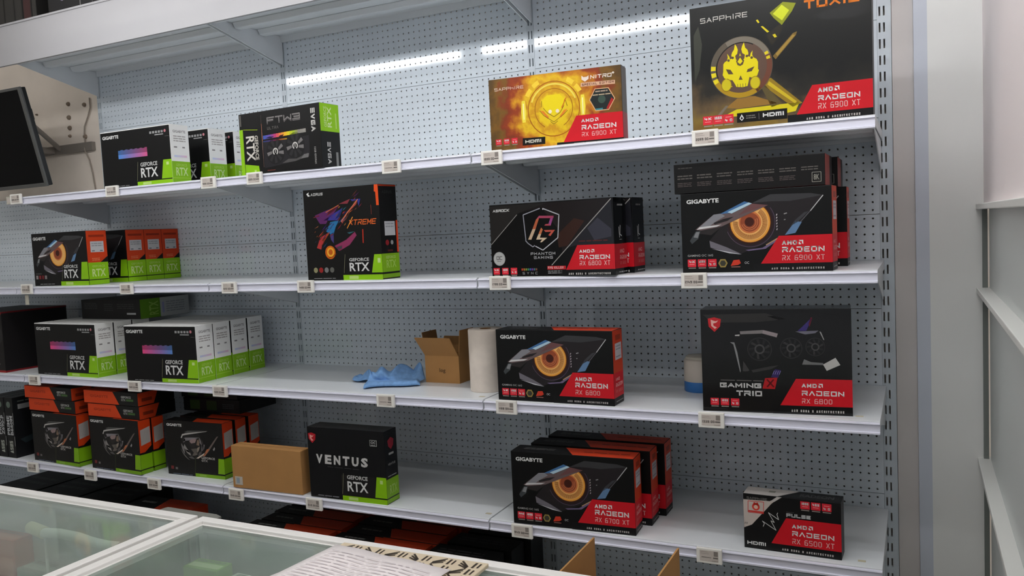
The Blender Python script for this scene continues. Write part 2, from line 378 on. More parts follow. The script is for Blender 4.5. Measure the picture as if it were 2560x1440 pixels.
# lamps: suspended twin-tone battens, one row close to the shelving and rows over the sales floor
LAMP = mat('tube_glow', (255, 255, 255), .5, emit=1)
def lamp_mat(name, col, st):
    m = bpy.data.materials.new(name); m.use_nodes = True; b = m.node_tree.nodes['Principled BSDF']
    b.inputs['Base Color'].default_value = (.8, .8, .8, 1); b.inputs['Emission Color'].default_value = col; b.inputs['Emission Strength'].default_value = st
    return m
GLOW_N = lamp_mat('near_tube_glow', (.96, .98, 1, 1), NEAR_TUBE); GLOW_F = lamp_mat('far_tube_glow', (1, .98, .95, 1), FAR_TUBE)
def batten(x, y, z, length, glow, label, grp, r=.016):
    t = thing('batten_lamp', label, 'lamp', (x, y, z), 0, grp)
    b = MB(); b.box(0, length, -.03, .03, .03, .075, FASCIA); b.build('housing', t)
    b = MB(); b.tube([(.02, 0, 0), (length - .02, 0, 0)], r, glow, 10); b.build('light_tube', t)
    for xx in (.005, length - .02):
        b = MB(); b.box(xx, xx + .015, -.02, .02, -.02, .03, FASCIA); b.build('end_cap', t)
    for xx in (.2, length - .2):
        b = MB(); b.tube([(xx, 0, .075), (xx, 0, 1.95 - z)], .003, BLACKP, 6); b.build('hanger_wire', t)
for i, x in enumerate((-.90, .425, 1.75)):
    batten(x, -1.05, 1.252, (1.24, 1.24, .86)[i], GLOW_N, 'suspended tube lamp in front of the canopy, %s of the row' % ('left', 'middle', 'right')[i], 'tube lamps in front of the shelving', .018)
k = 0
for y in (-2.2, -3.0):
    for x in (-2.2, -.4, 1.4, 3.2):
        k += 1
        batten(x, y, 1.80, 1.5, GLOW_F, 'ceiling tube lamp over the sales floor, row %s, %s' % ('nearest the shelving' if y > -2.5 else 'farther back', ('far left', 'left', 'right', 'far right')[(k - 1) % 4]), 'tube lamps over the sales floor', .03)
batten(1.9, -1.55, 1.80, 1.5, GLOW_N, 'added unseen fill lamp above the right end of the glass counters', 'tube lamps over the sales floor', .03)  # extra lamp added to brighten the right column and board
# ---------------------------------------------------------------- shared artwork
def corner_red(f, ubl, utl, vb, vt, model, ul, ur, amd, rad, rx, rxr=None, arch=None, k=2):
    f.rect(ubl - .05, 0, 1, vb + .002, (18, 18, 19), k - 1)
    f.poly([(ubl, vb), (utl, vt), (1, vt), (1, vb)], RED, k)
    uw = ur - ul
    f.stroke('aMd', ul, amd[0], ul + uw * .36, amd[1], WHT, .26, k + 1, .25)
    a = (ul + uw * .40, amd[0] + .002); s = amd[1] - amd[0]; q = s * f.H / f.W
    P = lambda x, y: (a[0] + x * q, a[1] + y * s)
    f.poly([P(0, 1), P(1, 1), P(1, 0), P(.72, .28), P(.72, .72), P(.28, .72)], WHT, k + 1); f.poly([P(0, .55), P(.25, .6), P(.3, .3), P(.55, .25), P(.5, 0), P(0, 0)], WHT, k + 1)
    f.stroke('RADEON', ul, rad[0], ur, rad[1], WHT, .22, k + 1, .22)
    f.stroke(model, ul, rx[0], rxr or ur, rx[1], (236, 190, 186), .12, k + 1, .34)
    if arch: f.stroke('AMD RDNA 2 aRChITECTURE'.upper(), arch[0], arch[2], arch[1], arch[3], (206, 200, 196), .3, k + 1, .7); 
def icons3(f, u, v, s, du, words=('4K', '16GB', '4.0'), k=3):
    for i in range(3):
        x = u + i * du; w = s * f.H / f.W * .94
        f.rect(x, v + s * .18, x + w, v + s, (214, 44, 58), k); f.rect(x + w * .08, v, x + w * .95, v + s * .1, (150, 140, 132), k)
        f.stroke(words[i], x + w * .16, v + s * (.62 if i < 2 else .32), x + w * .86, v + s * (.88 if i < 2 else .58), WHT, .26, k + 1)
        f.rect(x + w * .2, v + s * (.42 if i < 2 else .72), x + w * .8, v + s * (.48 if i < 2 else .78), (240, 150, 150), k + 1)
def big_eye(f, fine=True, k=2):
    # mechanical eye: lids, brow plates, ringed iris
    f.poly([(.494, .841), (.614, .934), (.871, .919), (.95, .889), (.813, .586), (.77, .595), (.703, .437), (.605, .36), (.413, .228), (.197, .4), (.284, .571)], (38, 34, 36), k)
    f.poly([(.494, .841), (.614, .934), (.871, .919), (.95, .889), (.74, .84), (.6, .85)], (58, 58, 60), k + 1)
    f.poly([(.10, .50), (.21, .47), (.28, .56), (.2, .6)], (46, 42, 42), k)
    f.ring(.478, .605, .0565, .063, (48, 32, 30), k + 1, 130, 400, 36); f.ring(.478, .605, .067, .0685, (92, 76, 92), k + 1, 200, 395, 30); f.ring(.478, .605, .063, .067, (44, 34, 42), k + 1, 190, 400, 30)
    clip = [(.27, .56), (.60, .806)]
    f.disc(.478, .605, .0575, (110, 52, 20), k + 1, 44, clip=clip)
    f.disc(.478, .605, .0548, (232, 160, 64), k + 2, 48, clip=clip)
    f.disc(.478, .606, .0500, (236, 178, 104), k + 3, 44, clip=clip)
    f.disc(.477, .609, .0310, (206, 118, 66), k + 4, 36, clip=clip)
    f.disc(.476, .610, .0265, (150, 74, 46), k + 5, 32, clip=clip)
    f.disc(.474, .613, .0130, (70, 32, 24), k + 6, 28, clip=clip)
    if fine:
        x, y = .478 * f.W, .605 * f.H; ax, ay, bx, by = .27 * f.W, .56 * f.H, .60 * f.W, .806 * f.H
        for i in range(64):
            a = R(140 + i * 4.4); c, sn = math.cos(a), math.sin(a); n = Vector((-sn, c)) * .00075
            q = [Vector((x + c * r, y + sn * r)) for r in (.034, .0475)]
            if (bx - ax) * (q[1].y - ay) - (by - ay) * (q[1].x - ax) > -1e-5: continue
            f.mb.face([f.p(p.x, p.y, k + 5) for p in (q[0] + n, q[1] + n, q[1] - n, q[0] - n)], f.ink((140, 72, 24)))
        for r in (.0165, .0215): f.ring(.475, .612, r, r + .0011, (224, 140, 92), k + 7, 195, 385)
    f.poly([(.10, .545), (.232, .724), (.283, .733), (.356, .73), (.493, .835), (.60, .806), (.284, .571), (.139, .531)], (104, 88, 88), k + 8)
    f.poly([(.13, .575), (.232, .724), (.283, .733), (.31, .70), (.24, .63), (.2, .58)], (132, 132, 138), k + 9)
    f.poly([(.23, .62), (.297, .664), (.37, .687), (.326, .639), (.237, .6)], (40, 36, 38), k + 10)
    f.poly([(.11, .543), (.25, .572), (.285, .596), (.13, .575)], (206, 204, 204), k + 10)
    f.poly([(.276, .727), (.444, .867), (.494, .837), (.356, .734)], (70, 112, 160), k + 10)
    f.poly([(.327, .745), (.472, .85), (.494, .836), (.356, .727)], (176, 206, 222), k + 11)
    f.poly([(.40, .70), (.57, .793), (.60, .806), (.493, .835)], (110, 74, 74), k + 9)
    f.poly([(.197, .4), (.32, .309), (.416, .222), (.334, .244), (.203, .314)], (112, 108, 116), k + 2)
    f.poly([(.21, .30), (.334, .236), (.416, .218), (.34, .25)], (192, 192, 196), k + 3)
    f.poly([(.058, .407), (.102, .523), (.136, .528), (.119, .43), (.073, .366)], (64, 68, 70), k + 1); f.poly([(.085, .45), (.105, .515), (.13, .515), (.115, .44)], (128, 130, 132), k + 2)
    f.poly([(.77, .595), (.813, .586), (.771, .458), (.703, .437)], (96, 128, 164), k + 3); f.poly([(.74, .54), (.79, .59), (.80, .61), (.86, .71), (.83, .70), (.77, .61)], (62, 62, 66), k + 3)
    f.line([(.948, .888), (.868, .712)], .0022, (196, 196, 196), k + 4); f.line([(.868, .712), (.80, .58)], .0014, (110, 110, 114), k + 4)
    f.poly([(.442, .272), (.556, .293), (.661, .401), (.647, .364), (.576, .279), (.463, .258)], (112, 98, 130), k + 3)
    f.line([(.58, .325), (.66, .405)], .0026, (186, 150, 110), k + 4)
    if fine:
        for v0 in (.5, .535, .57, .605, .64, .675): f.line([(.652, v0), (.656, v0 + .02)], .0022, (206, 196, 200), k + 5)
        f.line([(.70, .69), (.72, .70)], .003, (150, 150, 150), k + 5); f.line([(.70, .62), (.71, .625)], .003, (130, 130, 130), k + 5)
def geforce(f, u0, u1, vr, vg, ub, ut, vb, vt, strip, us, word='RTX', line=None, wr=None):
    f.text('GEFORCE', u0, vg[0], u1, vg[1], (206, 206, 204), 3, .02)
    f.text(word, u0, vr[0], wr or u1, vr[1], (218, 218, 216), 3, .02)
    f.poly([(ub, vb), (ut, vt), (1, vt), (1, vb)], GRN, 2); f.rect(us, 0, 1, strip, GRN, 2)
    f.rect(us + .08, strip * .2, us + .2, strip * .8, (184, 214, 120), 3); f.rect(ut + .04, vt - .09, ut + .075, vt - .04, (196, 222, 140), 3)
    if line: f.line([(line, vb), (line + .025, vt + .01)], .0012, (150, 150, 120), 3)

# ---- white/black cartons with a green band
def vision(label, loc, yaw, w=.40, h=.232, d=.094, flip=False):
    p = Pack('graphics_card_box', label, 'box', loc, yaw, w, h, d, (234, 233, 231), group='black fronted cartons with white sides and green bands')
    f = p.face('front'); f.rect(.003, .003, .997, .985, BLK, 0)
    f.text('GIGABYTE', .03, .865, .27, .925, WHT, 3, .03)
    for i, x in enumerate((.72, .76, .80, .84, .88)): f.rect(x, .87, x + .028, .91, (150, 150, 150), 2)
    f.disc(.935, .895, .006, (190, 120, 130), 2, 10); f.rect(.79, .835, .91, .85, (170, 170, 170), 2); f.rect(.93, .80, .985, .804, (120, 120, 120), 2)
    ca, cb = ((78, 124, 190), (186, 84, 130)) if not flip else ((206, 70, 124), (84, 120, 180))
    for i in range(12):
        t = i / 11; c = tuple(a + (b - a) * t for a, b in zip(ca, cb)); u = .25 + i * .035
        f.rect(u, .50, u + .035, .57, tuple(min(255, x * 1.12) for x in c), 2); f.rect(u, .57, u + .035, .645 + .01 * (i % 2), tuple(x * .82 for x in c), 2)
    geforce(f, .56, .80, (.135, .30), (.325, .395), .85, .885, .085, .405, .068, .5, line=.5)
    f.dashes(.11, .015, .38, .035, (150, 150, 150), 1, 2, 3)
    s = p.face('right'); s.rect(.004, .004, .996, .37, (132, 186, 24), 0); s.line([(.0, .085), (1, .085)], .0015, (180, 214, 90), 1)
    s.text('GIGABYTE', .16, .86, .84, .905, (128, 124, 124), 2, .02); s.dashes(.17, .70, .82, .82, (166, 160, 158), 3, 2, 5); s.rect(.17, .60, .34, .625, (140, 136, 136), 2); s.rect(.62, .60, .76, .625, (140, 136, 136), 2)
    for i in range(8):
        t = i / 7; c = tuple(a + (b - a) * t for a, b in zip((196, 206, 232), (226, 190, 212))); s.rect(.16 + i * .085, .44, .16 + (i + 1) * .085, .475, c, 2)
    s.text('GEFORCE', .22, .285, .80, .33, (170, 208, 90), 2, .02); s.text('RTX', .2, .125, .84, .265, (196, 220, 150), 2, .02)
    t = p.face('top'); t.rect(.004, .02, .996, .98, (230, 229, 227), 0); t.rect(0.02, .06, .98, .08, (188, 188, 186), 1); t.line([(.0, .5), (1, .5)], .0006, (150, 150, 148), 1)
    return p.done()
zA = SH[1]; zC = SH[3]
va = vision('black and white carton with blue to pink stripe, foremost in top shelf row', (-.574, -.487, zA), .6)
copy_thing(va, (-.567, -.291, zA), 0, 'black and white carton second in line on the top shelf, behind the striped one', None)
copy_thing(va, (-.567, -.150, zA), 0, 'rearmost black and white carton on the top shelf, half hidden by the rainbow bar carton', None)
vc = vision('black and white carton with pink to blue stripe, left one on the third shelf', (-1.129, -.478, zC), -2, .43, .234, .087, True)
copy_thing(vc, (-1.126, -.385, zC), R(-2), 'white sided carton right behind the left pink to blue striped carton, third shelf', None)
copy_thing(vc, (-1.123, -.292, zC), R(-2), 'white sided carton third in line at the left, under the lying carton', None)
vd = vision('black and white carton with pink to blue stripe, foremost of the four deep row', (-.492, -.513, zC), 2.5, .393, .232, .092, True)
for i, lab in enumerate(('second', 'third', 'last')):
    a = R(2.5); dd = .0965 * (i + 1) + .004 * i
    copy_thing(vd, (-.492 - math.sin(a) * dd, -.513 + math.cos(a) * dd, zC), a, 'white sided carton with green band, %s of the four deep row, third shelf' % lab, None)
# lying carton on top of the white ones
p = Pack('graphics_card_box', 'dark carton lying flat on white cartons of the third shelf', 'box', (-1.02, -.315, zC + .2355), -1, .40, .088, .27, (22, 22, 23))
f = p.face('front'); f.dashes(.05, .5, .28, .85, (62, 62, 64), 4, 2, 1); f.dashes(.4, .4, .55, .8, (58, 58, 60), 4, 2, 2); f.rect(.78, .22, .93, .32, (176, 176, 176), 2); f.dashes(.62, .5, .9, .8, (60, 60, 60), 3, 2, 4)
s = p.face('right'); s.rect(.004, .01, .40, .99, (92, 140, 30), 1); s.text('RTX', .18, .15, .36, .85, (140, 176, 80), 2, .02, rot=90); s.rect(.40, .01, .996, .99, (176, 178, 178), 1); s.dashes(.52, .2, .9, .8, (140, 142, 146), 5, 2, 3); s.rect(.44, .2, .48, .75, (150, 150, 190), 2)
p.done()

# ---- cartons with the ringed eye and a green corner
def eye_rtx(label, loc, yaw):
    w, h, d = .376, .234, .097
    p = Pack('graphics_card_box', label, 'box', loc, yaw, w, h, d, (17, 17, 19), group='cartons with an orange eye and a green corner')
    f = p.face('front'); f.text('GIGABYTE', .03, .87, .27, .93, WHT, 3, .03); big_eye(f, False)
    f.rect(.55, .10, .87, .395, (17, 17, 19), 14)
    g = Face(f.mb, 'front', w, h, d); pass
    for args in [('GEFORCE', .57, .325, .82, .385, (206, 206, 204)), ('RTX', .57, .14, .82, .30, (218, 218, 216))]: f.text(*args, 15, .02)
    f.poly([(.865, .11), (.895, .43), (1, .43), (1, .11)], GRN, 15); f.rect(.5, 0, 1, .08, GRN, 15); f.rect(.59, .015, .72, .065, (184, 214, 120), 16); f.line([(.525, .1), (.55, .42)], .0012, (150, 150, 120), 15)
    for i, c in enumerate(((150, 140, 140), (120, 40, 44), (110, 36, 40), (130, 120, 120))): f.rect(.04 + i * .055, .13, .08 + i * .055, .20, c, 15)
    f.rect(.04, .225, .15, .24, (90, 90, 90), 15); f.dashes(.11, .025, .38, .045, (160, 160, 160), 1, 15, 3)
    s = p.face('right'); s.rect(.004, .41, .996, .996, (206, 64, 24), 0); s.poly([(.62, .41), (.996, .52), (.996, .41)], (20, 20, 20), 1); s.rect(.12, .88, .88, .92, (150, 44, 18), 1)
    s.rect(.004, .10, .996, .41, GRN, 1); s.rect(.004, .004, .996, .085, GRN, 1); s.text('GEFORCE', .2, .32, .82, .36, (180, 212, 100), 2, .02); s.text('RTX', .18, .15, .84, .29, (206, 226, 150), 2, .02)
    s.dashes(.22, .44, .6, .50, (226, 130, 90), 2, 2, 4)
    k = p.extra('side_sticker', 'right'); k.rect(.18, .60, .84, .80, (196, 194, 196), 2); k.dashes(.24, .7, .78, .78, (150, 150, 154), 2, 3, 1); k.rect(.24, .615, .38, .635, (110, 110, 116), 3); k.rect(.64, .615, .78, .635, (110, 110, 116), 3)
    t = p.face('top'); t.poly([(.45, .01), (.55, .99), (.996, .99), (.996, .01)], ORG, 0)
    return p.done()
zB = SH[2]
eb = eye_rtx('black carton with orange eye and green corner, foremost on the second shelf, far left', (-1.09, -.482, zB), -1)
for i, y in enumerate((-.295, -.197, -.099)):
    copy_thing(eb, (-1.086, y, zB), 0, 'orange sided carton %s of the tight row of three on the second shelf' % ('foremost', 'in the middle', 'rearmost')[i], None)

# ---- cartons with the ringed eye and a red corner panel
def eye_red(label, loc, yaw, model, w=.408, h=.233, d=.082, words=('4K', '16GB', '4.0'), xr=.951):
    p = Pack('graphics_card_box', label, 'box', loc, yaw, w, h, d, (14, 14, 14), group='cartons with an orange eye and a red corner panel')
    f = p.face('front'); big_eye(f)
    f.text('GIGABYTE', .043, .872, .27, .925, WHT, 14, .03); f.text('GAMING OC 16G', .04, .205, .22, .232, (170, 170, 168), 14, .01)
    icons3(f, .039, .055, .115, .072, words, 14)
    f.disc(.287, .115, .0135, (150, 130, 70), 14, 6); f.disc(.287, .115, .009, (60, 60, 50), 15, 6); f.poly([(.34, .08), (.36, .15), (.40, .155), (.41, .11), (.39, .09)], (206, 60, 40), 14); f.rect(.345, .062, .405, .07, (180, 120, 110), 14); f.text('OC', .435, .10, .465, .13, (190, 190, 190), 14, .01)
    corner_red(f, .544, .665, .10, .43, model, .684, .951, (.318, .37), (.23, .295), (.134, .195), xr, (.613, .948, .026, .05), 14)
    s = p.face('right'); s.rect(.004, .43, .996, .996, (204, 62, 28), 0); s.rect(.004, .10, .996, .43, RED, 0); s.stroke('AMD', .2, .32, .6, .36, (236, 170, 170), .25, 1); s.stroke('RADEON', .2, .24, .9, .29, (236, 170, 170), .2, 1); s.stroke(model, .2, .16, .88, .20, (226, 120, 120), .14, 1); s.dashes(.2, .03, .9, .06, (150, 150, 150), 1, 1, 3)
    s.rect(.3, .86, .8, .93, (150, 50, 24), 1)
    k = p.extra('side_sticker', 'right'); k.rect(.22, .60, .88, .82, (196, 190, 194), 2); k.dashes(.3, .72, .8, .8, (140, 140, 150), 2, 3, 1); k.dashes(.3, .62, .8, .66, (140, 140, 150), 1, 3, 2)
    t = p.face('top'); t.poly([(.52, .01), (.40, .99), (.996, .99), (.996, .01)], (200, 62, 30), 0); t.dashes(.58, .45, .95, .62, (110, 30, 18), 1, 1, 3); t.dashes(.08, .4, .34, .7, (96, 96, 96), 2, 1, 6)
    return p.done()
z4 = SH[4]
g69 = eye_red('orange eye carton with red corner reading 6900, front of the right bay second shelf', (1.863, -.478, zB), -3, 'RX 6900 XT', .412, .228, .088)
copy_thing(g69, (1.885, -.30, zB), 0, 'orange edged carton standing behind the 6900 eye carton, second shelf', None)
eye_red('orange eye carton with red corner reading 6800, alone beside the white paper roll', (1.242, -.488, zC), -.9, 'RX 6800', .402, .231, .085, xr=.885)
x67 = eye_red('orange eye carton reading 6700, foremost of three on the lowest display shelf', (1.285, -.505, z4), 2.7, 'RX 6700 XT', .409, .239, .079, ('1440', '12GB', '4.0'))
copy_thing(x67, (1.307, -.396, z4), R(1.1), 'middle carton of the three orange eye cartons reading 6700', None)
copy_thing(x67, (1.324, -.290, z4), R(.4), 'rearmost carton of the three orange eye cartons reading 6700', None)
def lying_eye(label, loc, yaw):
    p = Pack('graphics_card_box', label, 'box', loc, yaw, .412, .085, .17, (20, 19, 19), group='dark cartons lying on the 6900 eye cartons')
    f = p.face('front')
    for i in range(7):
        f.dashes(.025 + i * .138, .46 + .03 * i / 7, .13 + i * .138, .64, (92, 88, 84), 2, 2, i); 
        if i < 6: f.dashes(.025 + i * .138, .22, .125 + i * .138, .38, (84, 76, 74), 3, 2, i + 20)
    f.dashes(.03, .82, .13, .9, (70, 68, 66), 1, 2, 3)
    f.line([(.92, .12), (.975, .12), (.975, .42), (.92, .42), (.92, .12)], .0012, (160, 160, 150), 2); f.text('8K', .93, .18, .965, .36, (150, 150, 140), 2, .01)
    s = p.face('right'); s.rect(.004, .01, .62, .99, (150, 58, 50), 0)
    return p.done()
le = lying_eye('dark carton lying flat on top of the 6900 eye carton, rows of fine print', (1.846, -.478, zB + .2295), -1)
copy_thing(le, (1.862, -.295, zB + .2295), 0, 'second dark carton lying behind the fine print carton, under the top right shelf', None)

# ---- cartons with a grey mechanical eye
def gtx(label, loc, yaw, w=.327, h=.230, d=.058):
    p = Pack('graphics_card_box', label, 'box', loc, yaw, w, h, d, (20, 19, 19), group='cartons with a grey mechanical eye')
    f = p.face('front'); f.text('GIGABYTE', .03, .895, .30, .945, WHT, 3, .03)
    f.disc(.47, .58, .060, (34, 33, 33), 2, 30)
    for a, ra, rb, sw, c in [(200, .050, .062, 46, (120, 116, 116)), (232, .034, .048, 50, (150, 144, 140)), (262, .050, .060, 34, (92, 88, 88)), (285, .032, .046, 44, (106, 98, 92)), (318, .046, .058, 40, (84, 80, 80)), (330, .028, .040, 46, (140, 128, 116)), (20, .040, .052, 40, (112, 106, 106)), (160, .040, .050, 30, (96, 92, 94)), (225, .064, .069, 60, (110, 106, 104)), (0, .054, .060, 46, (70, 66, 66))]:
        pts = []
        for q_ in range(9):
            t_ = q_ / 8; an = R(a - sw / 2 + sw * t_); pts.append((.47 * f.W + math.cos(an) * rb, .58 * f.H + math.sin(an) * rb))
        for q_ in range(7, 0, -1):
            t_ = q_ / 8; an = R(a - sw / 2 + sw * t_); rr = rb - (rb - ra) * math.sin(math.pi * t_); pts.append((.47 * f.W + math.cos(an) * rr, .58 * f.H + math.sin(an) * rr))
        f.mb.face([f.p(px, py, 3) for px, py in pts], f.ink(c))
    f.disc(.47, .60, .018, (46, 42, 42), 3, 16); f.poly([(.42, .64), (.46, .68), (.55, .69), (.52, .62), (.45, .60)], (150, 128, 126), 4)
    f.poly([(.27, .69), (.30, .76), (.36, .78), (.75, .85), (.72, .835), (.36, .75), (.31, .735), (.29, .685)], (180, 176, 172), 3); f.poly([(.34, .80), (.40, .83), (.70, .85), (.40, .79)], (80, 80, 78), 3)
    f.poly([(.31, .63), (.35, .70), (.45, .71), (.60, .72), (.45, .66), (.34, .64)], (128, 124, 128), 3); f.poly([(.54, .58), (.56, .67), (.60, .69), (.59, .57)], (126, 106, 90), 3)
    f.poly([(.31, .52), (.33, .58), (.36, .52), (.43, .42), (.36, .45)], (140, 136, 134), 3); f.poly([(.62, .50), (.64, .60), (.69, .60), (.67, .52), (.62, .45)], (110, 106, 108), 3); f.poly([(.44, .50), (.48, .44), (.55, .44), (.54, .52)], (96, 90, 84), 3)
    f.poly([(.52, .335), (.70, .47), (.90, .76), (.93, .77), (.74, .47), (.66, .37)], (104, 92, 88), 3); f.poly([(.52, .335), (.56, .335), (.70, .45), (.68, .455)], (206, 190, 176), 4); f.poly([(.64, .39), (.68, .40), (.77, .53), (.72, .52)], (172, 104, 70), 4)
    f.poly([(.82, .52), (.85, .57), (.86, .54), (.84, .50)], (150, 146, 146), 3)
    f.text('GEFORCE', .61, .335, .845, .375, (176, 172, 168), 3, .03); f.text('GTX', .61, .285, .72, .325, (170, 166, 162), 3, .03)
    f.poly([(.885, .09), (.905, .365), (1, .365), (1, .09)], (128, 178, 20), 2); f.rect(.49, 0, 1, .062, (118, 166, 26), 2); f.rect(.56, .015, .68, .05, (140, 180, 70), 3); f.line([(.48, 0), (.51, .36)], .0012, (90, 100, 60), 3)
    f.rect(.06, .10, .11, .16, (112, 44, 44), 2); f.rect(.14, .10, .18, .14, (110, 106, 104), 2); f.dashes(.09, .012, .44, .03, (120, 130, 150), 1, 2, 2)
    s = p.face('right'); s.rect(.004, .40, .996, .996, (200, 60, 20), 0); s.poly([(.2, .36), (.996, .50), (.996, .36)], (20, 20, 20), 1); s.rect(.004, .095, .996, .365, (126, 176, 20), 1); s.rect(.004, .004, .996, .075, (116, 164, 28), 1)
    k = p.extra('side_sticker', 'right'); k.poly([(.14, .53), (.94, .57), (.94, .86), (.14, .82)], (172, 166, 162), 2)
    for i in range(5): k.line([(.24 + i * .13, .58), (.24 + i * .13, .80)], .001, (140, 136, 134), 3)
    t = p.face('top'); t.poly([(.50, .01), (.40, .99), (.996, .99), (.996, .01)], (190, 60, 26), 0)
    return p.done()
e1 = gtx('grey mechanical eye carton beside the motherboard cartons, lowest display shelf', (-1.193, -.488, z4), -3, .34)
copy_thing(e1, (-1.187, -.425, z4), R(-2), 'orange sided carton directly behind the grey eye carton nearest the motherboard cartons', None)
f1 = gtx('grey mechanical eye carton in the middle of the three on the lowest display shelf', (-.786, -.494, z4), -2.4)
copy_thing(f1, (-.782, -.432, z4), R(-2), 'orange sided carton directly behind the middle grey eye carton', None)
g1 = gtx('grey mechanical eye carton next to the plain brown carton', (-.362, -.454, z4), 1.8, .314)
copy_thing(g1, (-.362, -.373, z4), 0, 'orange sided carton behind the grey eye carton next to the brown carton', None)
copy_thing(g1, (-.358, -.302, z4), 0, 'orange sided carton two places behind the grey eye carton next to the brown carton', None)
def lying_gtx(label, loc, yaw, w):
    p = Pack('graphics_card_box', label, 'box', loc, yaw, w, .0565, .185, (20, 20, 20), group='orange ended cartons lying in pairs')
    f = p.face('front'); f.poly([(.003, .03), (.003, .985), (.55, .985), (.66, .03)], (208, 66, 24), 1); f.text('GIGABYTE', .12, .48, .46, .68, (150, 44, 16), 2, .02)
    f.text('GEFORCE', .70, .55, .88, .72, (176, 176, 172), 2, .02); f.text('GTX', .70, .34, .78, .5, (160, 160, 156), 2, .02); f.rect(.79, .34, .92, .5, (66, 96, 52), 2)
    s = p.face('right'); s.poly([(.0, .02), (.0, .98), (.55, .98), (.42, .02)], (186, 58, 24), 1); s.rect(.1, .3, .38, .55, (120, 40, 20), 2)
    t = p.face('top'); t.rect(.003, .003, .6, .99, (180, 58, 24), 1)
    return p.done()
for x, y, yw, w, dz, lab in [(-1.203, -.486, -2, .338, 0, 'lower orange ended carton lying on the leftmost grey eye carton'), (-1.222, -.490, -2, .345, .058, 'upper orange ended carton of the pair over the leftmost grey eye carton'), (-.790, -.490, -1, .330, -.003, 'lower orange ended carton lying on the middle grey eye carton'), (-.808, -.492, -1, .348, .0555, 'upper orange ended carton of the pair over the middle grey eye carton')]:
    lying_gtx(lab, (x, y, z4 + .2340 + dz), yw, w)
for i, (x, dz) in enumerate(((-.44, 0), (-.45, .06))):
    p = Pack('graphics_card_box', ('lower' if i == 0 else 'upper') + ' dark carton with dull green end lying at the back above the grey eye cartons', 'box', (x, -.28, z4 + .2295 + dz), 0, .33, .058, .22, (24, 24, 24)); f = p.face('front'); f.rect(.12, .15, .3, .85, (48, 66, 30), 1); f.rect(.42, .15, .6, .85, (44, 60, 30), 1); f.dashes(.7, .3, .9, .7, (62, 62, 66), 3, 1, i); p.done()

# ---- single cartons, top shelf
p = Pack('graphics_card_box', 'black carton with rainbow bar, two fans and green end on the top shelf', 'box', (.197, -.487, zA), -3.5, .403, .227, .099, (18, 17, 18))
f = p.face('front'); f.rect(0, 0, .045, .745, GRN, 1); f.rect(.012, .80, .03, .98, (96, 92, 88), 1)
f.line([(.052, .742), (.235, .712)], .0018, (164, 196, 30), 2); f.text('RTX', .08, .22, .185, .625, (214, 208, 200), 2, .02, rot=-90); f.text('GEFORCE', .19, .23, .235, .625, (206, 200, 190), 2, .02, rot=-90)
f.poly([(.05, 0), (.05, .175), (.225, .13), (.235, 0)], GRN, 1); f.rect(.165, .03, .19, .07, (190, 220, 120), 2)
for i in range(6): f.rect(.286, .1 + i * .14, .291, .1 + (i + 1) * .14, [(92, 72, 66), (120, 96, 88), (150, 120, 110), (196, 130, 100), (170, 110, 84), (70, 60, 56)][i], 1)
f.stroke('FTW3', .36, .775, .77, .885, (96, 92, 92), .2, 2, .12); f.stroke('FTW3', .362, .80, .768, .888, (150, 146, 144), .12, 3, .12); f.stroke('ULTRA', .36, .69, .50, .735, (110, 106, 104), .16, 2)
for i in range(16):
    t = i / 15; cols = [(70, 90, 170), (110, 80, 170), (200, 60, 110), (236, 140, 60), (236, 206, 40), (170, 200, 40), (140, 136, 130), (150, 146, 140)]
    x = t * 7; a = cols[int(min(x, 6))]; b2 = cols[int(min(x, 6)) + 1]; u = x - int(min(x, 6)); c = tuple(m + (n - m) * u for m, n in zip(a, b2)); uu = .30 + i * .033
    f.rect(uu, .545 + .006 * i * .3, uu + .033, .605 + .006 * i * .3, c, 2)
    if i < 9: f.rect(uu, .50, uu + .033, .52, tuple(x * .7 for x in c), 2)
f.poly([(.49, .545), (.51, .575), (.56, .585), (.55, .56)], (60, 16, 30), 3); f.poly([(.33, .56), (.38, .58), (.44, .57), (.40, .55)], (24, 24, 60), 3)
f.poly([(.30, .08), (.30, .5), (.60, .50), (.86, .52), (.86, .2), (.6, .13)], (38, 36, 40), 1)
for cu, cv in ((.445, .33), (.69, .385)):
    f.disc(cu, cv, .047, (28, 27, 29), 2, 30)
    for k in range(9):
        a = R(k * 40 + 12); x, y = cu * f.W, cv * f.H
        q = [(x + math.cos(a) * .018, y + math.sin(a) * .018), (x + math.cos(a + .18) * .043, y + math.sin(a + .18) * .043), (x + math.cos(a + .5) * .041, y + math.sin(a + .5) * .041), (x + math.cos(a + .5) * .018, y + math.sin(a + .5) * .018)]
        f.mb.face([f.p(px, py, 3) for px, py in q], f.ink((46, 45, 47) if k % 4 else (120, 116, 116)))
    f.ring(cu, cv, .0085, .0135, (206, 202, 198), 4, -60, 240, 14); f.disc(cu, cv, .0085, (30, 30, 30), 4, 14); f.rect(cu - .004, cv - .02, cu + .004, cv + .03, (206, 202, 198), 5)
f.poly([(.52, .13), (.60, .19), (.70, .18), (.84, .25), (.84, .2), (.68, .14)], (80, 78, 78), 3); f.poly([(.75, .17), (.79, .235), (.85, .24), (.84, .18)], (110, 108, 108), 4)
f.stroke('eVGa', .895, .57, .945, .93, (206, 204, 200), .24, 2, .2, rot=-90); f.text('12GB GDDR6X', .915, .06, .935, .33, (170, 168, 166), 2, .01, rot=-90); f.rect(.33, .035, .43, .045, (120, 60, 50), 2)
s = p.face('right'); s.rect(.004, .565, .996, .996, GRN, 1); s.text('RTX', .38, .63, .60, .95, (206, 226, 160), 2, .02, rot=90); s.text('GEFORCE', .2, .63, .34, .95, (196, 220, 140), 2, .02, rot=90); s.rect(.80, .62, .86, .86, (180, 210, 110), 2)
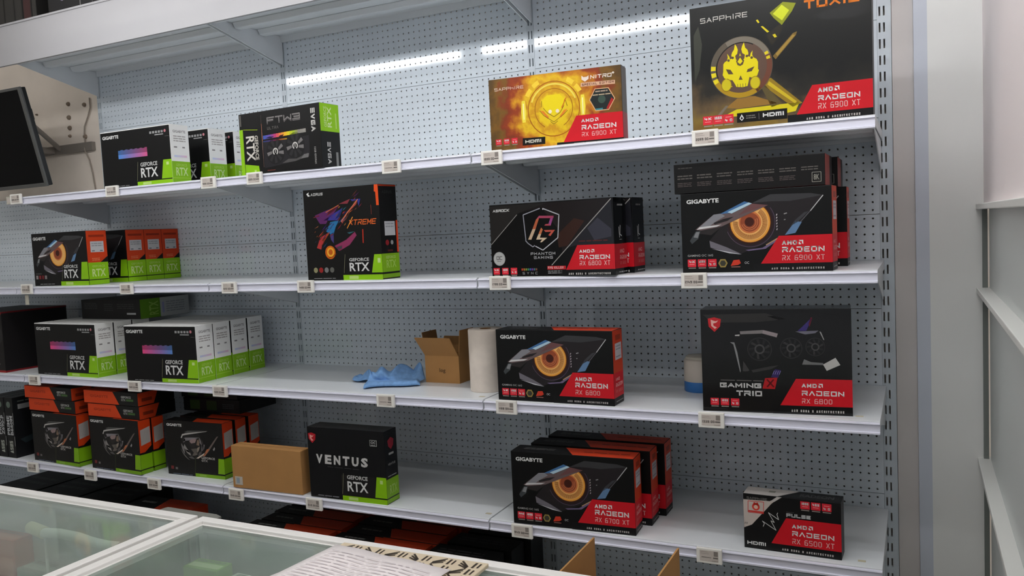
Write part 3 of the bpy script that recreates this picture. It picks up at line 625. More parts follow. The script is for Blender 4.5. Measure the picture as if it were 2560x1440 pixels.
s.stroke('eVGa', .30, .06, .48, .40, (200, 198, 196), .22, 2, .2, rot=-90); s.rect(.74, .03, .86, .25, (130, 130, 130), 2)
p.done()

def fire_mat():
    m = bpy.data.materials.new('printed_fire_burst'); m.use_nodes = True; nt = m.node_tree; b = nt.nodes['Principled BSDF']; b.inputs['Roughness'].default_value = .3
    tc = nt.nodes.new('ShaderNodeTexCoord'); mp = nt.nodes.new('ShaderNodeMapping'); mp.inputs['Location'].default_value = (-.214, 0, -.115); nt.links.new(tc.outputs['Object'], mp.inputs['Vector'])
    ln = nt.nodes.new('ShaderNodeVectorMath'); ln.operation = 'LENGTH'; nt.links.new(mp.outputs[0], ln.inputs[0])
    no = nt.nodes.new('ShaderNodeTexNoise'); no.inputs['Scale'].default_value = 22; no.inputs['Detail'].default_value = 5; nt.links.new(tc.outputs['Object'], no.inputs['Vector'])
    mul = nt.nodes.new('ShaderNodeMath'); mul.operation = 'MULTIPLY_ADD'; mul.inputs[1].default_value = .16; mul.inputs[2].default_value = -.08; nt.links.new(no.outputs['Fac'], mul.inputs[0])
    add = nt.nodes.new('ShaderNodeMath'); add.operation = 'ADD'; nt.links.new(ln.outputs['Value'], add.inputs[0]); nt.links.new(mul.outputs[0], add.inputs[1])
    r = nt.nodes.new('ShaderNodeValToRGB'); nt.links.new(add.outputs[0], r.inputs['Fac']); el = r.color_ramp.elements
    el[0].position = 0; el[0].color = L3((238, 210, 24)); el[1].position = .25; el[1].color = L3((74, 56, 22))
    for pos, c in ((.05, (232, 196, 20)), (.068, (206, 146, 16)), (.09, (228, 186, 26)), (.115, (200, 130, 18)), (.14, (150, 58, 16)), (.165, (128, 48, 16)), (.19, (120, 84, 24)), (.22, (92, 64, 22))):
        e = el.new(pos); e.color = L3(c)
    nt.links.new(r.outputs['Color'], b.inputs['Base Color'])
    return m
p = Pack('graphics_card_box', 'fiery yellow and orange carton with a horned face emblem on the top shelf', 'box', (1.262, -.492, zA), 5.0, .430, .224, .06, (60, 52, 40))
FM = fire_mat(); f = p.face('front'); f.poly([(.002, .002), (.998, .002), (.998, .998), (.002, .998)], FM, 0)
f.ring(.497, .51, .073, .078, (236, 214, 90), 1, 20, 160); f.ring(.497, .51, .082, .085, (170, 96, 16), 1, 0, 360, 36); f.ring(.497, .51, .060, .0625, (170, 110, 20), 1, -60, 240, 30)
for a in (35, 55, 125, 145): f.ring(.497, .51, .09, .104, (240, 204, 60), 1, a - 7, a + 7, 3)
for u in (.268, .715): f.poly([(u - .012, .36), (u - .02, .5), (u - .012, .66), (u + .012, .66), (u + .02, .5), (u + .012, .36)], (240, 220, 70), 1); f.rect(u - .004, .4, u + .004, .62, (250, 244, 170), 2)
f.poly([(.41, .63), (.45, .70), (.545, .70), (.585, .62), (.56, .50), (.50, .42), (.43, .50)], (238, 214, 24), 2)
f.poly([(.395, .50), (.42, .49), (.46, .40), (.45, .38)], (226, 130, 40), 3); f.poly([(.60, .49), (.575, .48), (.54, .40), (.55, .38)], (226, 130, 40), 3); f.poly([(.58, .62), (.60, .66), (.555, .52), (.56, .50)], (226, 120, 40), 3)
for ln_ in ([(.392, .50), (.42, .43), (.496, .33), (.57, .42), (.602, .47)], [(.42, .53), (.45, .46), (.498, .40), (.545, .45), (.575, .54)], [(.47, .34), (.496, .30), (.525, .34)], [(.41, .63), (.405, .55)], [(.588, .61), (.60, .53)]): f.line(ln_, .0014, (110, 84, 14), 4)
for u in (.47, .525): f.disc(u, .475, .006, (244, 226, 200), 4, 8)
f.stroke('SaPPhIRE', .046, .833, .274, .875, (232, 208, 192), .14, 2, .25)
f.poly([(.714, .911), (.727, .89), (.752, .89), (.766, .907), (.765, .86), (.738, .828), (.713, .86)], (230, 214, 200), 2); f.stroke('NITRO', .776, .855, .93, .905, (238, 228, 218), .2, 2, .2, .1); f.stroke('+', .93, .88, .955, .925, (238, 228, 218), .25, 2)
f.poly([(.705, .765), (.953, .757), (.954, .807), (.707, .817)], (214, 170, 140), 2); f.stroke('SPECIAL EDITION', .715, .773, .945, .802, (90, 34, 20), .2, 3, .4)
HX = [(.763, .576), (.806, .721), (.907, .718), (.951, .566), (.904, .421), (.807, .419)]; cx = sum(a for a, _ in HX) / 6; cy = sum(b for _, b in HX) / 6
f.poly(HX, (226, 176, 130), 2); HI = [(cx + (a - cx) * .93, cy + (b - cy) * .93) for a, b in HX]; f.poly(HI, (34, 40, 40), 3)
f.poly([(.80, .45), (.815, .43), (.86, .43), (.86, .455)], (60, 130, 140), 4); f.poly([(.90, .43), (.94, .55), (.925, .58), (.885, .44)], (170, 34, 34), 4); f.dashes(.81, .66, .90, .70, (170, 150, 130), 1, 4, 2); f.dashes(.79, .62, .92, .65, (190, 170, 140), 1, 4, 5); f.disc(.855, .57, .012, (60, 80, 70), 4, 12)
corner_red(f, .562, .664, .04, .385, 'RX 6900 XT', .70, .952, (.285, .33), (.185, .249), (.096, .154), None, None, 3)
f.poly([(.547, 0), (.562, .04), (1, .036), (1, 0)], (20, 18, 18), 4); f.dashes(.64, .008, .84, .022, (170, 166, 160), 1, 5, 2)
icons3(f, .038, .065, .095, .063); f.poly([(.248, .044), (.423, .04), (.425, .139), (.251, .145)], (16, 15, 12), 2); f.stroke('HdmI', .27, .072, .395, .115, (224, 220, 206), .3, 3, .12)
s = p.face('right'); s.rect(.01, .01, .99, .99, (90, 78, 68), 0); s.rect(.01, .04, .99, .385, (150, 40, 44), 1)
p.done()

def toxic_mat():
    m = bpy.data.materials.new('printed_toxic_smoke'); m.use_nodes = True; nt = m.node_tree; b = nt.nodes['Principled BSDF']; b.inputs['Roughness'].default_value = .28
    tc = nt.nodes.new('ShaderNodeTexCoord'); sp = nt.nodes.new('ShaderNodeSeparateXYZ'); nt.links.new(tc.outputs['Object'], sp.inputs[0])
    no = nt.nodes.new('ShaderNodeTexNoise'); no.inputs['Scale'].default_value = 12; no.inputs['Detail'].default_value = 5; nt.links.new(tc.outputs['Object'], no.inputs['Vector'])
    a = nt.nodes.new('ShaderNodeMath'); a.operation = 'MULTIPLY_ADD'; a.inputs[1].default_value = .22; nt.links.new(no.outputs['Fac'], a.inputs[0]); nt.links.new(sp.outputs['Z'], a.inputs[2])
    x = nt.nodes.new('ShaderNodeMath'); x.operation = 'MULTIPLY_ADD'; x.inputs[1].default_value = .12; nt.links.new(sp.outputs['X'], x.inputs[0]); nt.links.new(a.outputs[0], x.inputs[2])
    r = nt.nodes.new('ShaderNodeValToRGB'); nt.links.new(x.outputs[0], r.inputs['Fac']); el = r.color_ramp.elements
    el[0].position = .10; el[0].color = L3((112, 84, 28)); el[1].position = .30; el[1].color = L3((13, 13, 12))
    for pos, c in ((.14, (126, 102, 40)), (.18, (100, 80, 52)), (.23, (40, 37, 30))):
        e = el.new(pos); e.color = L3(c)
    nt.links.new(r.outputs['Color'], b.inputs['Base Color'])
    return m
p = Pack('graphics_card_box', 'largest carton, black and yellow with a flaming skull emblem, top shelf right', 'box', (1.906, -.478, zA), .4, .472, .346, .11, (14, 14, 13))
TM = toxic_mat(); f = p.face('front'); f.poly([(.002, .002), (.998, .002), (.998, .998), (.002, .998)], TM, 0)
f.poly([(.02, .78), (.05, .85), (.07, .7), (.05, .5), (.02, .4)], (60, 62, 54), 1)
f.poly([(.463, .871), (.536, .94), (.607, .917), (.585, .86), (.528, .765), (.484, .828)], (132, 138, 26), 1); f.poly([(.48, .86), (.53, .92), (.57, .87), (.53, .80)], (196, 204, 40), 2)
for q in ([(.411, .777), (.422, .778), (.458, .728), (.446, .723)], [(.385, .83), (.395, .835), (.405, .81), (.397, .805)], [(.475, .70), (.49, .705), (.50, .68), (.487, .675)]): f.poly(q, (214, 196, 30), 2)
f.poly([(.44, .70), (.52, .78), (.53, .74), (.50, .66), (.47, .62)], (44, 40, 32), 1)
f.poly([(.474, .535), (.587, .691), (.61, .70), (.603, .672), (.49, .508)], (120, 96, 46), 1); f.poly([(.49, .55), (.585, .68), (.60, .675), (.50, .53)], (160, 130, 60), 2)
f.poly([(.432, .355), (.46, .37), (.63, .15), (.577, .125), (.414, .318)], (150, 122, 34), 1); f.poly([(.45, .345), (.60, .165), (.59, .15), (.44, .32)], (206, 180, 40), 2); f.poly([(.40, .32), (.42, .33), (.52, .16), (.46, .14)], (96, 84, 50), 1)
f.poly([(.175, .10), (.262, .151), (.616, .157), (.593, .091), (.544, .082), (.261, .095)], (216, 200, 30), 1); f.poly([(.2, .17), (.28, .25), (.37, .24), (.5, .165), (.27, .155)], (150, 112, 50), 1); f.poly([(.15, .12), (.20, .19), (.215, .185), (.165, .11)], (120, 110, 96), 2)
cu, cv = .294, .479
f.disc(cu, cv, .0845, (92, 84, 72), 2, 48); f.ring(cu, cv, .068, .083, (120, 112, 100), 3, 20, 120); f.ring(cu, cv, .066, .083, (176, 140, 30), 3, 200, 310, 20); f.ring(cu, cv, .066, .083, (110, 66, 50), 3, -60, 20, 14); f.disc(cu, cv, .069, (96, 74, 62), 4, 44); f.ring(cu, cv, .066, .069, (26, 24, 22), 5, 60, 200)
for a in (176, 190, 204): f.ring(cu, cv, .070, .083, (226, 208, 34), 6, a - 4.5, a + 4.5, 3)
for a in (14, 24): f.ring(cu, cv, .070, .080, (220, 200, 34), 6, a - 3, a + 3, 2)
Y = (226, 210, 22)
f.poly([(.192, .52), (.20, .535), (.214, .545), (.219, .57), (.216, .60), (.228, .575), (.232, .552), (.243, .56), (.240, .585), (.245, .605), (.256, .625), (.262, .668), (.272, .645), (.278, .62), (.274, .59), (.262, .575), (.266, .545), (.275, .535), (.283, .56), (.290, .592), (.297, .56), (.304, .535), (.314, .545), (.318, .575), (.303, .59), (.298, .62), (.303, .645), (.314, .672), (.320, .63), (.333, .61), (.338, .585), (.335, .56), (.346, .552), (.351, .58), (.362, .60), (.359, .565), (.366, .545), (.383, .53), (.391, .505), (.390, .45), (.395, .44), (.385, .40), (.362, .385), (.340, .395), (.334, .355), (.328, .326), (.30, .321), (.265, .328), (.255, .355), (.243, .385), (.222, .392), (.196, .408), (.186, .436), (.190, .46)], Y, 7)
DK = (92, 74, 52)
for q in ([(.206, .479), (.233, .47), (.249, .432), (.22, .436)], [(.371, .474), (.331, .458), (.325, .435), (.354, .438)], [(.29, .417), (.278, .383), (.301, .38)], [(.29, .575), (.266, .532), (.274, .50), (.289, .49), (.305, .50), (.313, .53)]): f.poly(q, DK, 8)
f.poly([(.29, .558), (.274, .525), (.289, .505), (.304, .525)], Y, 9)
for u, v in ((.247, .562), (.329, .562), (.223, .545), (.356, .545)): f.disc(u, v, .0036, DK, 8, 12)
for u in (.272, .287, .302, .317): f.line([(u, .322), (u, .35)], .0012, DK, 8)
for u, v in ((.207, .352), (.372, .346)): f.disc(u, v, .0145, (150, 120, 30), 8, 18, .018); f.disc(u, v, .0125, (206, 190, 30), 9, 18, .016); f.ring(u + (.018 if u < .3 else -.018), v + .02, .012, .015, Y, 8, 60 if u < .3 else 60, 300 if u < .3 else 180)
f.stroke('SaPPhIRE', .063, .868, .337, .908, (196, 192, 186), .14, 3, .25); f.stroke('TOXIC', .65, .857, .94, .925, (206, 110, 24), .24, 3, .18)
f.poly([(.70, .80), (.80, .83), (.95, .84), (.99, .78), (.9, .74), (.75, .76)], (40, 40, 40), 1)
corner_red(f, .598, .685, .061, .276, 'RX 6900 XT', .715, .935, (.214, .249), (.15, .19), (.088, .132), None, (.651, .934, .014, .031), 4)
icons3(f, .062, .034, .085, .061); f.poly([(.262, .044), (.546, .039), (.547, .12), (.263, .119)], (15, 14, 12), 3); f.stroke('HdmI', .41, .068, .53, .10, WHT, .3, 4, .12); f.poly([(.29, .108), (.277, .075), (.29, .055), (.303, .075)], WHT, 4); f.poly([(.29, .092), (.283, .074), (.29, .064), (.297, .074)], (20, 20, 18), 5); f.dashes(.315, .065, .37, .10, (120, 118, 112), 2, 4, 1); f.rect(.387, .055, .389, .105, (130, 130, 130), 4)
p.done()
# ---- single cartons, second shelf
p = Pack('graphics_card_box', 'tall black carton with multicoloured abstract wing and green corner, middle bay second shelf', 'box', (.475, -.480, zB), -3, .345, .329, .098, (17, 16, 16))
f = p.face('front')
f.poly([(.048, .955), (.085, .972), (.075, .95), (.10, .93), (.07, .925)], WHT, 2); f.stroke('aORUS', .105, .928, .27, .958, (200, 200, 198), .24, 2, .2, .15)
for pts, c in [([(.147, .714), (.292, .756), (.481, .804), (.407, .724), (.334, .671), (.295, .616), (.213, .619)], (92, 38, 96)), ([(.262, .654), (.472, .648), (.525, .775), (.407, .724)], (58, 54, 140)), ([(.30, .70), (.40, .74), (.48, .80), (.36, .76)], (150, 60, 50)), ([(.291, .533), (.355, .633), (.472, .648), (.422, .576), (.382, .484)], (40, 110, 160)), ([(.42, .66), (.50, .76), (.53, .78), (.49, .69)], (50, 120, 150)), ([(.495, .638), (.592, .736), (.735, .858), (.71, .805), (.591, .718), (.516, .61)], (170, 70, 60)), ([(.15, .358), (.204, .47), (.349, .531), (.224, .394), (.209, .339)], (176, 54, 54)), ([(.22, .45), (.349, .531), (.25, .42)], (206, 110, 50)), ([(.482, .822), (.634, .867), (.597, .818)], (130, 50, 60)), ([(.639, .862), (.77, .861), (.743, .785), (.724, .85), (.66, .84)], (50, 50, 130)), ([(.34, .50), (.39, .52), (.385, .40), (.35, .44)], (70, 60, 120)), ([(.393, .373), (.553, .434), (.672, .514), (.693, .477), (.596, .378), (.454, .316)], (140, 50, 90)), ([(.42, .36), (.50, .38), (.49, .34), (.44, .32)], (50, 110, 110)), ([(.57, .51), (.67, .52), (.60, .495)], (50, 100, 110)), ([(.12, .69), (.20, .72), (.21, .70)], (140, 50, 70)), ([(.13, .57), (.19, .60), (.18, .585)], (150, 90, 60))]: f.poly(pts, c, 2)
rs = random.Random(11)
for i in range(46):
    t_ = rs.random(); u_ = .15 + .58 * t_ + rs.uniform(-.07, .07); v_ = .42 + .40 * t_ + rs.uniform(-.10, .10); l_ = rs.uniform(.02, .09); a_ = rs.uniform(.55, 1.05)
    c_ = rs.choice([(150, 60, 44), (96, 44, 110), (60, 60, 150), (44, 112, 150), (190, 84, 50), (120, 40, 70), (214, 120, 70)]); c_ = tuple(x * rs.uniform(.5, 1) for x in c_)
    f.poly([(u_, v_), (u_ + l_ * .45, v_ + l_ * .38 + .006), (u_ + l_, v_ + l_ * a_), (u_ + l_ * .5, v_ + l_ * .4 - .006)], c_, 3)
f.line([(.30, .74), (.48, .81)], .0025, (206, 110, 50), 3); f.line([(.50, .63), (.60, .735), (.735, .858)], .0025, (214, 130, 90), 3)
f.disc(.331, .304, .024, (206, 100, 20), 3, 26); f.disc(.335, .307, .017, (236, 170, 50), 4, 22); f.disc(.335, .307, .010, (190, 90, 20), 5, 16); f.poly([(.30, .24), (.34, .27), (.42, .29), (.36, .25)], (120, 40, 24), 3)
f.stroke('XTREME', .595, .587, .945, .645, (226, 106, 46), .16, 3, .16, .25); f.line([(.575, .555), (.655, .675)], .003, (230, 150, 60), 4)
f.line([(.777, .539), (.773, .392)], .004, (190, 50, 30), 2); f.line([(.897, .789), (.899, .689)], .002, (130, 60, 50), 2)
f.poly([(.95, .997), (.997, .997), (.999, .78), (.967, .781), (.963, .921), (.946, .926)], (226, 80, 30), 2)
geforce(f, .577, .835, (.094, .185), (.20, .235), .864, .905, .075, .268, .055, .487, line=.50)
for i, c in enumerate(((140, 136, 100), (150, 34, 34), (120, 120, 120), (96, 96, 90))): f.disc(.115 + i * .075, .113, .010, c, 2, 10)
f.dashes(.085, .015, .385, .028, (150, 150, 150), 1, 2, 2)
s = p.face('right'); s.rect(.01, .98, .99, .996, (190, 60, 26), 1); s.rect(.90, .28, .996, .62, (216, 66, 28), 1); s.stroke('aORUS', .2, .905, .75, .935, (60, 60, 60), .2, 1); s.rect(.004, .075, .996, .27, (124, 172, 26), 1); s.rect(.004, .012, .996, .055, (118, 164, 26), 1); s.text('RTX', .24, .12, .80, .20, (160, 196, 90), 2, .02); s.text('GEFORCE', .22, .215, .78, .245, (170, 200, 110), 2, .02); s.disc(.35, .385, .010, (140, 34, 40), 2, 10); s.disc(.62, .385, .008, (150, 150, 150), 2, 10); s.rect(.35, .29, .65, .31, (80, 34, 30), 2)
k = p.extra('side_sticker', 'right'); k.rect(.24, .46, .84, .61, (190, 190, 194), 2); k.dashes(.3, .54, .78, .60, (150, 150, 156), 2, 3, 1)
p.done()

def asrock(label, loc, yaw):
    p = Pack('graphics_card_box', label, 'box', loc, yaw, .436, .232, .09, (9, 9, 10), True, 'film wrapped cartons with a shield emblem')
    f = p.face('front')
    f.poly([(.005, .985), (.5, .985), (.24, .86), (.002, .445)], (34, 32, 31), 1); f.poly([(.25, .86), (.5, .985), (.98, .985), (.7, .48), (.6, .30), (.58, .6), (.44, .93)], (28, 23, 23), 1); f.poly([(.56, .55), (.7, .76), (.78, .72), (.64, .40), (.57, .38)], (52, 30, 23), 2)
    f.poly([(.985, .975), (.995, .60), (.995, .40), (.70, .40), (.64, .37)], (32, 32, 37), 1); f.poly([(.80, .62), (.88, .75), (.98, .60), (.98, .50), (.85, .46)], (54, 54, 64), 2)
    f.line([(.237, .848), (.002, .445)], .002, (150, 146, 142), 3); f.line([(.985, .983), (.507, .146)], .0026, (156, 152, 148), 3)
    f.stroke('aSROCK', .03, .897, .172, .934, (206, 206, 204), .24, 3, .12, .12)
    SHD = [(.43, .915), (.289, .84), (.303, .50), (.30, .49), (.32, .45), (.36, .40), (.375, .42)]; f.line(SHD, .003, (150, 150, 160), 3)
    f.line([(.452, .912), (.582, .816), (.58, .78), (.566, .511), (.441, .352), (.38, .41)], .003, (186, 186, 192), 3); f.line([(.452, .912), (.455, .895)], .003, (210, 210, 210), 3)
    for pts, c in [([(.323, .501), (.362, .64), (.388, .64), (.349, .499)], (196, 168, 140)), ([(.362, .64), (.394, .766), (.42, .784), (.388, .64)], (176, 92, 60)), ([(.394, .766), (.421, .816), (.54, .805), (.537, .775), (.42, .784)], (160, 66, 92)), ([(.54, .805), (.512, .676), (.495, .70), (.512, .775)], (150, 70, 130)), ([(.512, .676), (.46, .68), (.47, .70), (.50, .70)], (170, 70, 80)), ([(.389, .497), (.41, .57), (.432, .57), (.42, .521)], (206, 180, 150)), ([(.41, .57), (.434, .657), (.447, .63), (.432, .57)], (190, 110, 70)), ([(.42, .521), (.48, .517), (.433, .457), (.42, .46), (.44, .497), (.389, .497)], (206, 184, 156)), ([(.455, .62), (.545, .617), (.506, .536), (.49, .55), (.515, .595), (.468, .595)], (190, 84, 70))]: f.poly(pts, c, 4)
    f.stroke('PHaNTOM', .338, .288, .54, .325, (176, 176, 178), .2, 3, .3); f.stroke('GaMING', .364, .235, .519, .272, (176, 176, 178), .2, 3, .3)
    f.disc(.069, .25, .0225, (150, 150, 150), 3, 26); f.disc(.069, .25, .0205, (176, 176, 174), 4, 26); f.stroke('OC', .045, .235, .094, .285, (40, 40, 40), .14, 5, .2); f.dashes(.05, .205, .09, .225, (120, 120, 120), 1, 5, 2)
    icons3(f, .013, .012, .11, .075)
    for i, c in enumerate(((170, 60, 40), (160, 110, 50), (130, 140, 60), (60, 130, 90), (60, 90, 150), (110, 60, 140), (70, 110, 120), (120, 80, 60))): f.rect(.255 + i * .017, .08, .268 + i * .017, .11, c, 3)
    f.stroke('SYNC', .264, .027, .389, .06, (160, 160, 160), .14, 3, 1.0); f.rect(.471, .088, .62, .136, (190, 40, 46), 3); f.stroke('FPS KILLER', .476, .098, .60, .128, (230, 190, 190), .2, 4); f.dashes(.475, .03, .59, .08, (150, 150, 150), 2, 3, 4)
    f.dashes(.73, .44, .965, .47, (90, 34, 34), 1, 3, 7)
    corner_red(f, .622, .717, .082, .403, 'RX 6800 XT', .731, .963, (.30, .342), (.215, .27), (.135, .194), None, (.641, .963, .014, .04), 4)
    s = p.face('right'); s.rect(.004, .083, .996, .40, (176, 30, 40), 1); s.dashes(.3, .88, .75, .93, (130, 130, 130), 1, 2, 1); s.line([(.38, .62), (.42, .48)], .003, (190, 190, 190), 2); s.line([(.5, .64), (.46, .52), (.6, .50)], .003, (190, 190, 190), 2); s.rect(.4, .45, .6, .46, (120, 120, 120), 2); s.stroke('AMD', .4, .28, .75, .33, (226, 150, 150), .2, 2); s.stroke('RADEON', .4, .20, .95, .25, (226, 150, 150), .2, 2); s.stroke('RX 6800', .4, .13, .9, .17, (206, 100, 100), .14, 2); s.dashes(.3, .02, .95, .05, (150, 150, 150), 1, 2, 3)
    return p.done()
ar = asrock('film wrapped black carton with shield emblem and 6800 red corner, second shelf', (1.236, -.478, zB), -5)
copy_thing(ar, (1.262, -.385, zB), R(-4), 'film wrapped carton directly behind the shield emblem carton', None)

# ---- single cartons, third shelf
p = Pack('graphics_card_box', 'film wrapped dark carton with red shield and white sticker, third shelf right', 'box', (1.912, -.487, zC), 4.1, .403, .296, .10, (22, 21, 21), True)
f = p.face('front')
f.poly([(.018, .949), (.45, .96), (.585, .904), (.385, .874), (.078, .872)], (46, 44, 42), 1); f.poly([(.46, .93), (.86, .99), (.8, .9), (.6, .87)], (24, 23, 23), 1)
f.poly([(.233, .38), (.279, .661), (.40, .76), (.549, .742), (.642, .781), (.836, .709), (.807, .52), (.675, .46), (.477, .435), (.246, .341)], (20, 19, 19), 2)
for u, v, r in ((.403, .616, .034), (.613, .629, .03), (.77, .642, .026)):
    f.ring(u, v, r * .9, r, (40, 39, 39), 3, 0, 360, 24); f.ring(u, v, r * .28, r * .42, (70, 68, 68), 3, 0, 360, 16)
    for k in range(9): a = R(k * 40); x, y = u * f.W, v * f.H; f.mb.face([f.p(x + math.cos(b) * q, y + math.sin(b) * q, 3) for b, q in ((a, r * .45), (a + .25, r * .85), (a + .5, r * .85), (a + .4, r * .45))], f.ink((34, 33, 33) if k % 3 else (52, 50, 50)))
for pts, c in [([(.272, .787), (.43, .8), (.423, .767), (.275, .758)], (126, 120, 120)), ([(.43, .8), (.528, .766), (.519, .73), (.423, .767)], (150, 138, 140)), ([(.238, .752), (.27, .756), (.269, .742), (.238, .742)], (190, 188, 186)), ([(.202, .681), (.232, .68), (.251, .584), (.271, .405), (.267, .386), (.237, .583), (.225, .66)], (130, 130, 130)), ([(.642, .786), (.792, .795), (.772, .772), (.707, .759)], (110, 108, 120)), ([(.798, .788), (.808, .783), (.829, .708), (.823, .708)], (150, 148, 146)), ([(.696, .525), (.741, .499), (.819, .492), (.819, .473), (.682, .474)], (110, 110, 110)), ([(.342, .412), (.477, .454), (.531, .465), (.477, .425), (.355, .388)], (52, 50, 50)), ([(.658, .791), (.742, .905), (.755, .915), (.714, .792)], (58, 46, 110)), ([(.73, .86), (.745, .92), (.755, .915), (.735, .83)], (110, 30, 44)), ([(.475, .349), (.503, .426), (.543, .418), (.522, .341)], (50, 36, 90)), ([(.285, .40), (.29, .50), (.33, .41), (.32, .40)], (60, 58, 58))]: f.poly(pts, c, 4)
for i in range(4): f.line([(.488 + i * .014, .375), (.498 + i * .014, .41)], .0014, (140, 130, 190), 5)
f.poly([(.052, .911), (.097, .923), (.144, .906), (.136, .834), (.097, .78), (.057, .833)], (196, 36, 42), 3); f.poly([(.072, .90), (.105, .885), (.125, .893), (.112, .872), (.088, .862), (.092, .84), (.115, .825), (.10, .81), (.075, .84)], (226, 170, 160), 4)
f.dashes(.13, .30, .42, .32, (96, 92, 90), 1, 4, 6); f.stroke('GaMING', .124, .238, .408, .285, (206, 204, 202), .26, 4, .12); f.stroke('TRIO', .236, .16, .412, .212, (206, 204, 202), .26, 4, .14); f.poly([(.435, .338), (.518, .345), (.5, .235), (.416, .236)], (176, 30, 34), 4); f.stroke('X', .445, .25, .495, .33, (96, 16, 20), .2, 5)
icons3(f, .055, .047, .085, .071, k=4)
corner_red(f, .533, .64, .082, .338, 'RX 6800', .676, .948, (.256, .294), (.18, .227), (.105, .151), .871, (.606, .946, .022, .044), 4)
k = p.extra('round_corner_sticker', 'front'); k.poly([(.817, .478), (.897, .543), (.927, .476), (.84, .419)], (186, 184, 180), 5)
p.done()

# ---- single cartons, fourth shelf
p = Pack('graphics_card_box', 'film wrapped black carton with widely spaced white lettering and green corner, fourth shelf', 'box', (.440, -.501, z4), 1.2, .340, .264, .078, (22, 22, 24), True)
f = p.face('front'); f.rect(.42, .07, .86, .36, (32, 30, 30), 1)
u = .10
for ch in 'VENTUS':
    f.text(ch, u, .49, u + .088, .62, (196, 194, 192), 3, .05, slant=.06); u += .118
f.poly([(.012, .905), (.06, .92), (.115, .90), (.108, .82), (.065, .77), (.02, .83)], (180, 34, 44), 3); f.poly([(.035, .89), (.07, .875), (.09, .885), (.075, .86), (.055, .85), (.062, .83), (.085, .815), (.06, .80), (.035, .84)], (226, 160, 150), 4)
f.line([(.82, .795), (.905, .795), (.905, .875), (.82, .875), (.82, .795)], .0016, (170, 170, 168), 3); f.text('OC', .832, .825, .893, .862, (180, 180, 178), 3, .02); f.rect(.835, .803, .89, .812, (150, 150, 150), 3); f.dashes(.25, .445, .66, .46, (66, 66, 68), 1, 3, 3)
geforce(f, .50, .765, (.135, .275), (.305, .36), .85, .88, .085, .37, .068, .43, line=.43)
f.dashes(.10, .02, .38, .05, (120, 120, 124), 1, 3, 5)
s = p.face('right'); s.rect(.004, .085, .996, .34, (124, 172, 28), 1); s.rect(.004, .01, .996, .07, (120, 166, 28), 1); s.text('RTX', .25, .13, .85, .25, (160, 196, 90), 2, .02); s.poly([(.25, .86), (.5, .90), (.75, .86), (.7, .78), (.5, .73), (.3, .78)], (140, 34, 48), 2); s.rect(.3, .66, .7, .69, (140, 140, 140), 2); s.text('VENTUS', .2, .52, .8, .55, (140, 140, 140), 2, .02); s.dashes(.15, .36, .85, .39, (140, 140, 140), 1, 2, 2)
p.done()
p = Pack('graphics_card_box', 'smallest carton, black white and red with a pulse line, lowest display shelf right', 'box', (2.015, -.467, z4), -1.8, .265, .161, .066, (20, 20, 21))
f = p.face('front')
f.poly([(.001, .90), (.34, .92), (.30, .86), (.088, .439), (.004, .371)], (196, 184, 176), 1); f.poly([(.001, .997), (.36, .997), (.285, .904), (.003, .89)], (22, 22, 23), 2); f.poly([(.36, .997), (.41, .997), (.33, .90), (.29, .905)], (190, 184, 180), 2)
f.stroke('SaPPhIRE', .04, .905, .255, .945, (130, 128, 126), .16, 3, .22); f.line([(.05, .662), (.214, .663), (.219, .874), (.053, .869), (.05, .662)], .0016, (206, 50, 46), 3); f.disc(.135, .775, .011, (214, 60, 50), 3, 14); f.poly([(.10, .80), (.115, .86), (.135, .84), (.155, .86), (.17, .80)], (210, 52, 44), 3); f.disc(.135, .77, .006, (226, 190, 170), 4, 10); f.rect(.055, .67, .21, .70, (200, 60, 54), 3)
f.line([(.207, .427), (.221, .486), (.199, .529), (.343, .386), (.29, .55), (.326, .526), (.265, .695), (.372, .584), (.355, .676), (.364, .709)], .0017, (206, 206, 204), 3)
f.stroke('PULSE', .452, .655, .70, .72, (190, 190, 190), .3, 3, .14); f.dashes(.455, .735, .53, .75, (100, 100, 100), 1, 3, 3)
icons3(f, .598, .80, .165, .108, ('1080', '4GB', '4.0'))
corner_red(f, .29, .449, .145, .63, 'RX 6500 XT', .508, .93, (.46, .53), (.325, .412), (.182, .275), None, (.402, .92, .04, .076), 3)
f.stroke('HdmI', .033, .072, .235, .135, WHT, .3, 4, .12)
for i in range(3): f.line([(.012 + i * .012, .44), (.018 + i * .012, .475)], .001, (30, 30, 30), 3)
t = p.face('top'); t.poly([(.003, .01), (.36, .01), (.56, .98), (.003, .98)], (170, 164, 160), 0); t.text('RADEON', .58, .3, .92, .7, (70, 70, 70), 2, .01); t.rect(.25, .45, .32, .7, (120, 120, 110), 1)
p.done()
# plain brown carton
p = thing('cardboard_box', 'plain brown cardboard carton between the grey eye carton and the black carton, fourth shelf', 'box', (.059, -.508, z4), R(1.1))
c = carton(.343, .167, .055, CARD, .002); c.parent = p; c.name = 'carton_body'
b = MB(); b.box(.012, .050, -.0006, -.0002, .012, .045, mat('paper_sticker', (192, 184, 172), .6)); o = b.build('small_sticker', p); b = MB(); b.box(.02, .035, -.001, -.0007, .018, .04, ink((150, 160, 170))); b.build('sticker_print', o)
b = MB(); b.box(.002, .341, .026, .028, .1672, .1676, CARDIN); b.build('lid_seam', p)
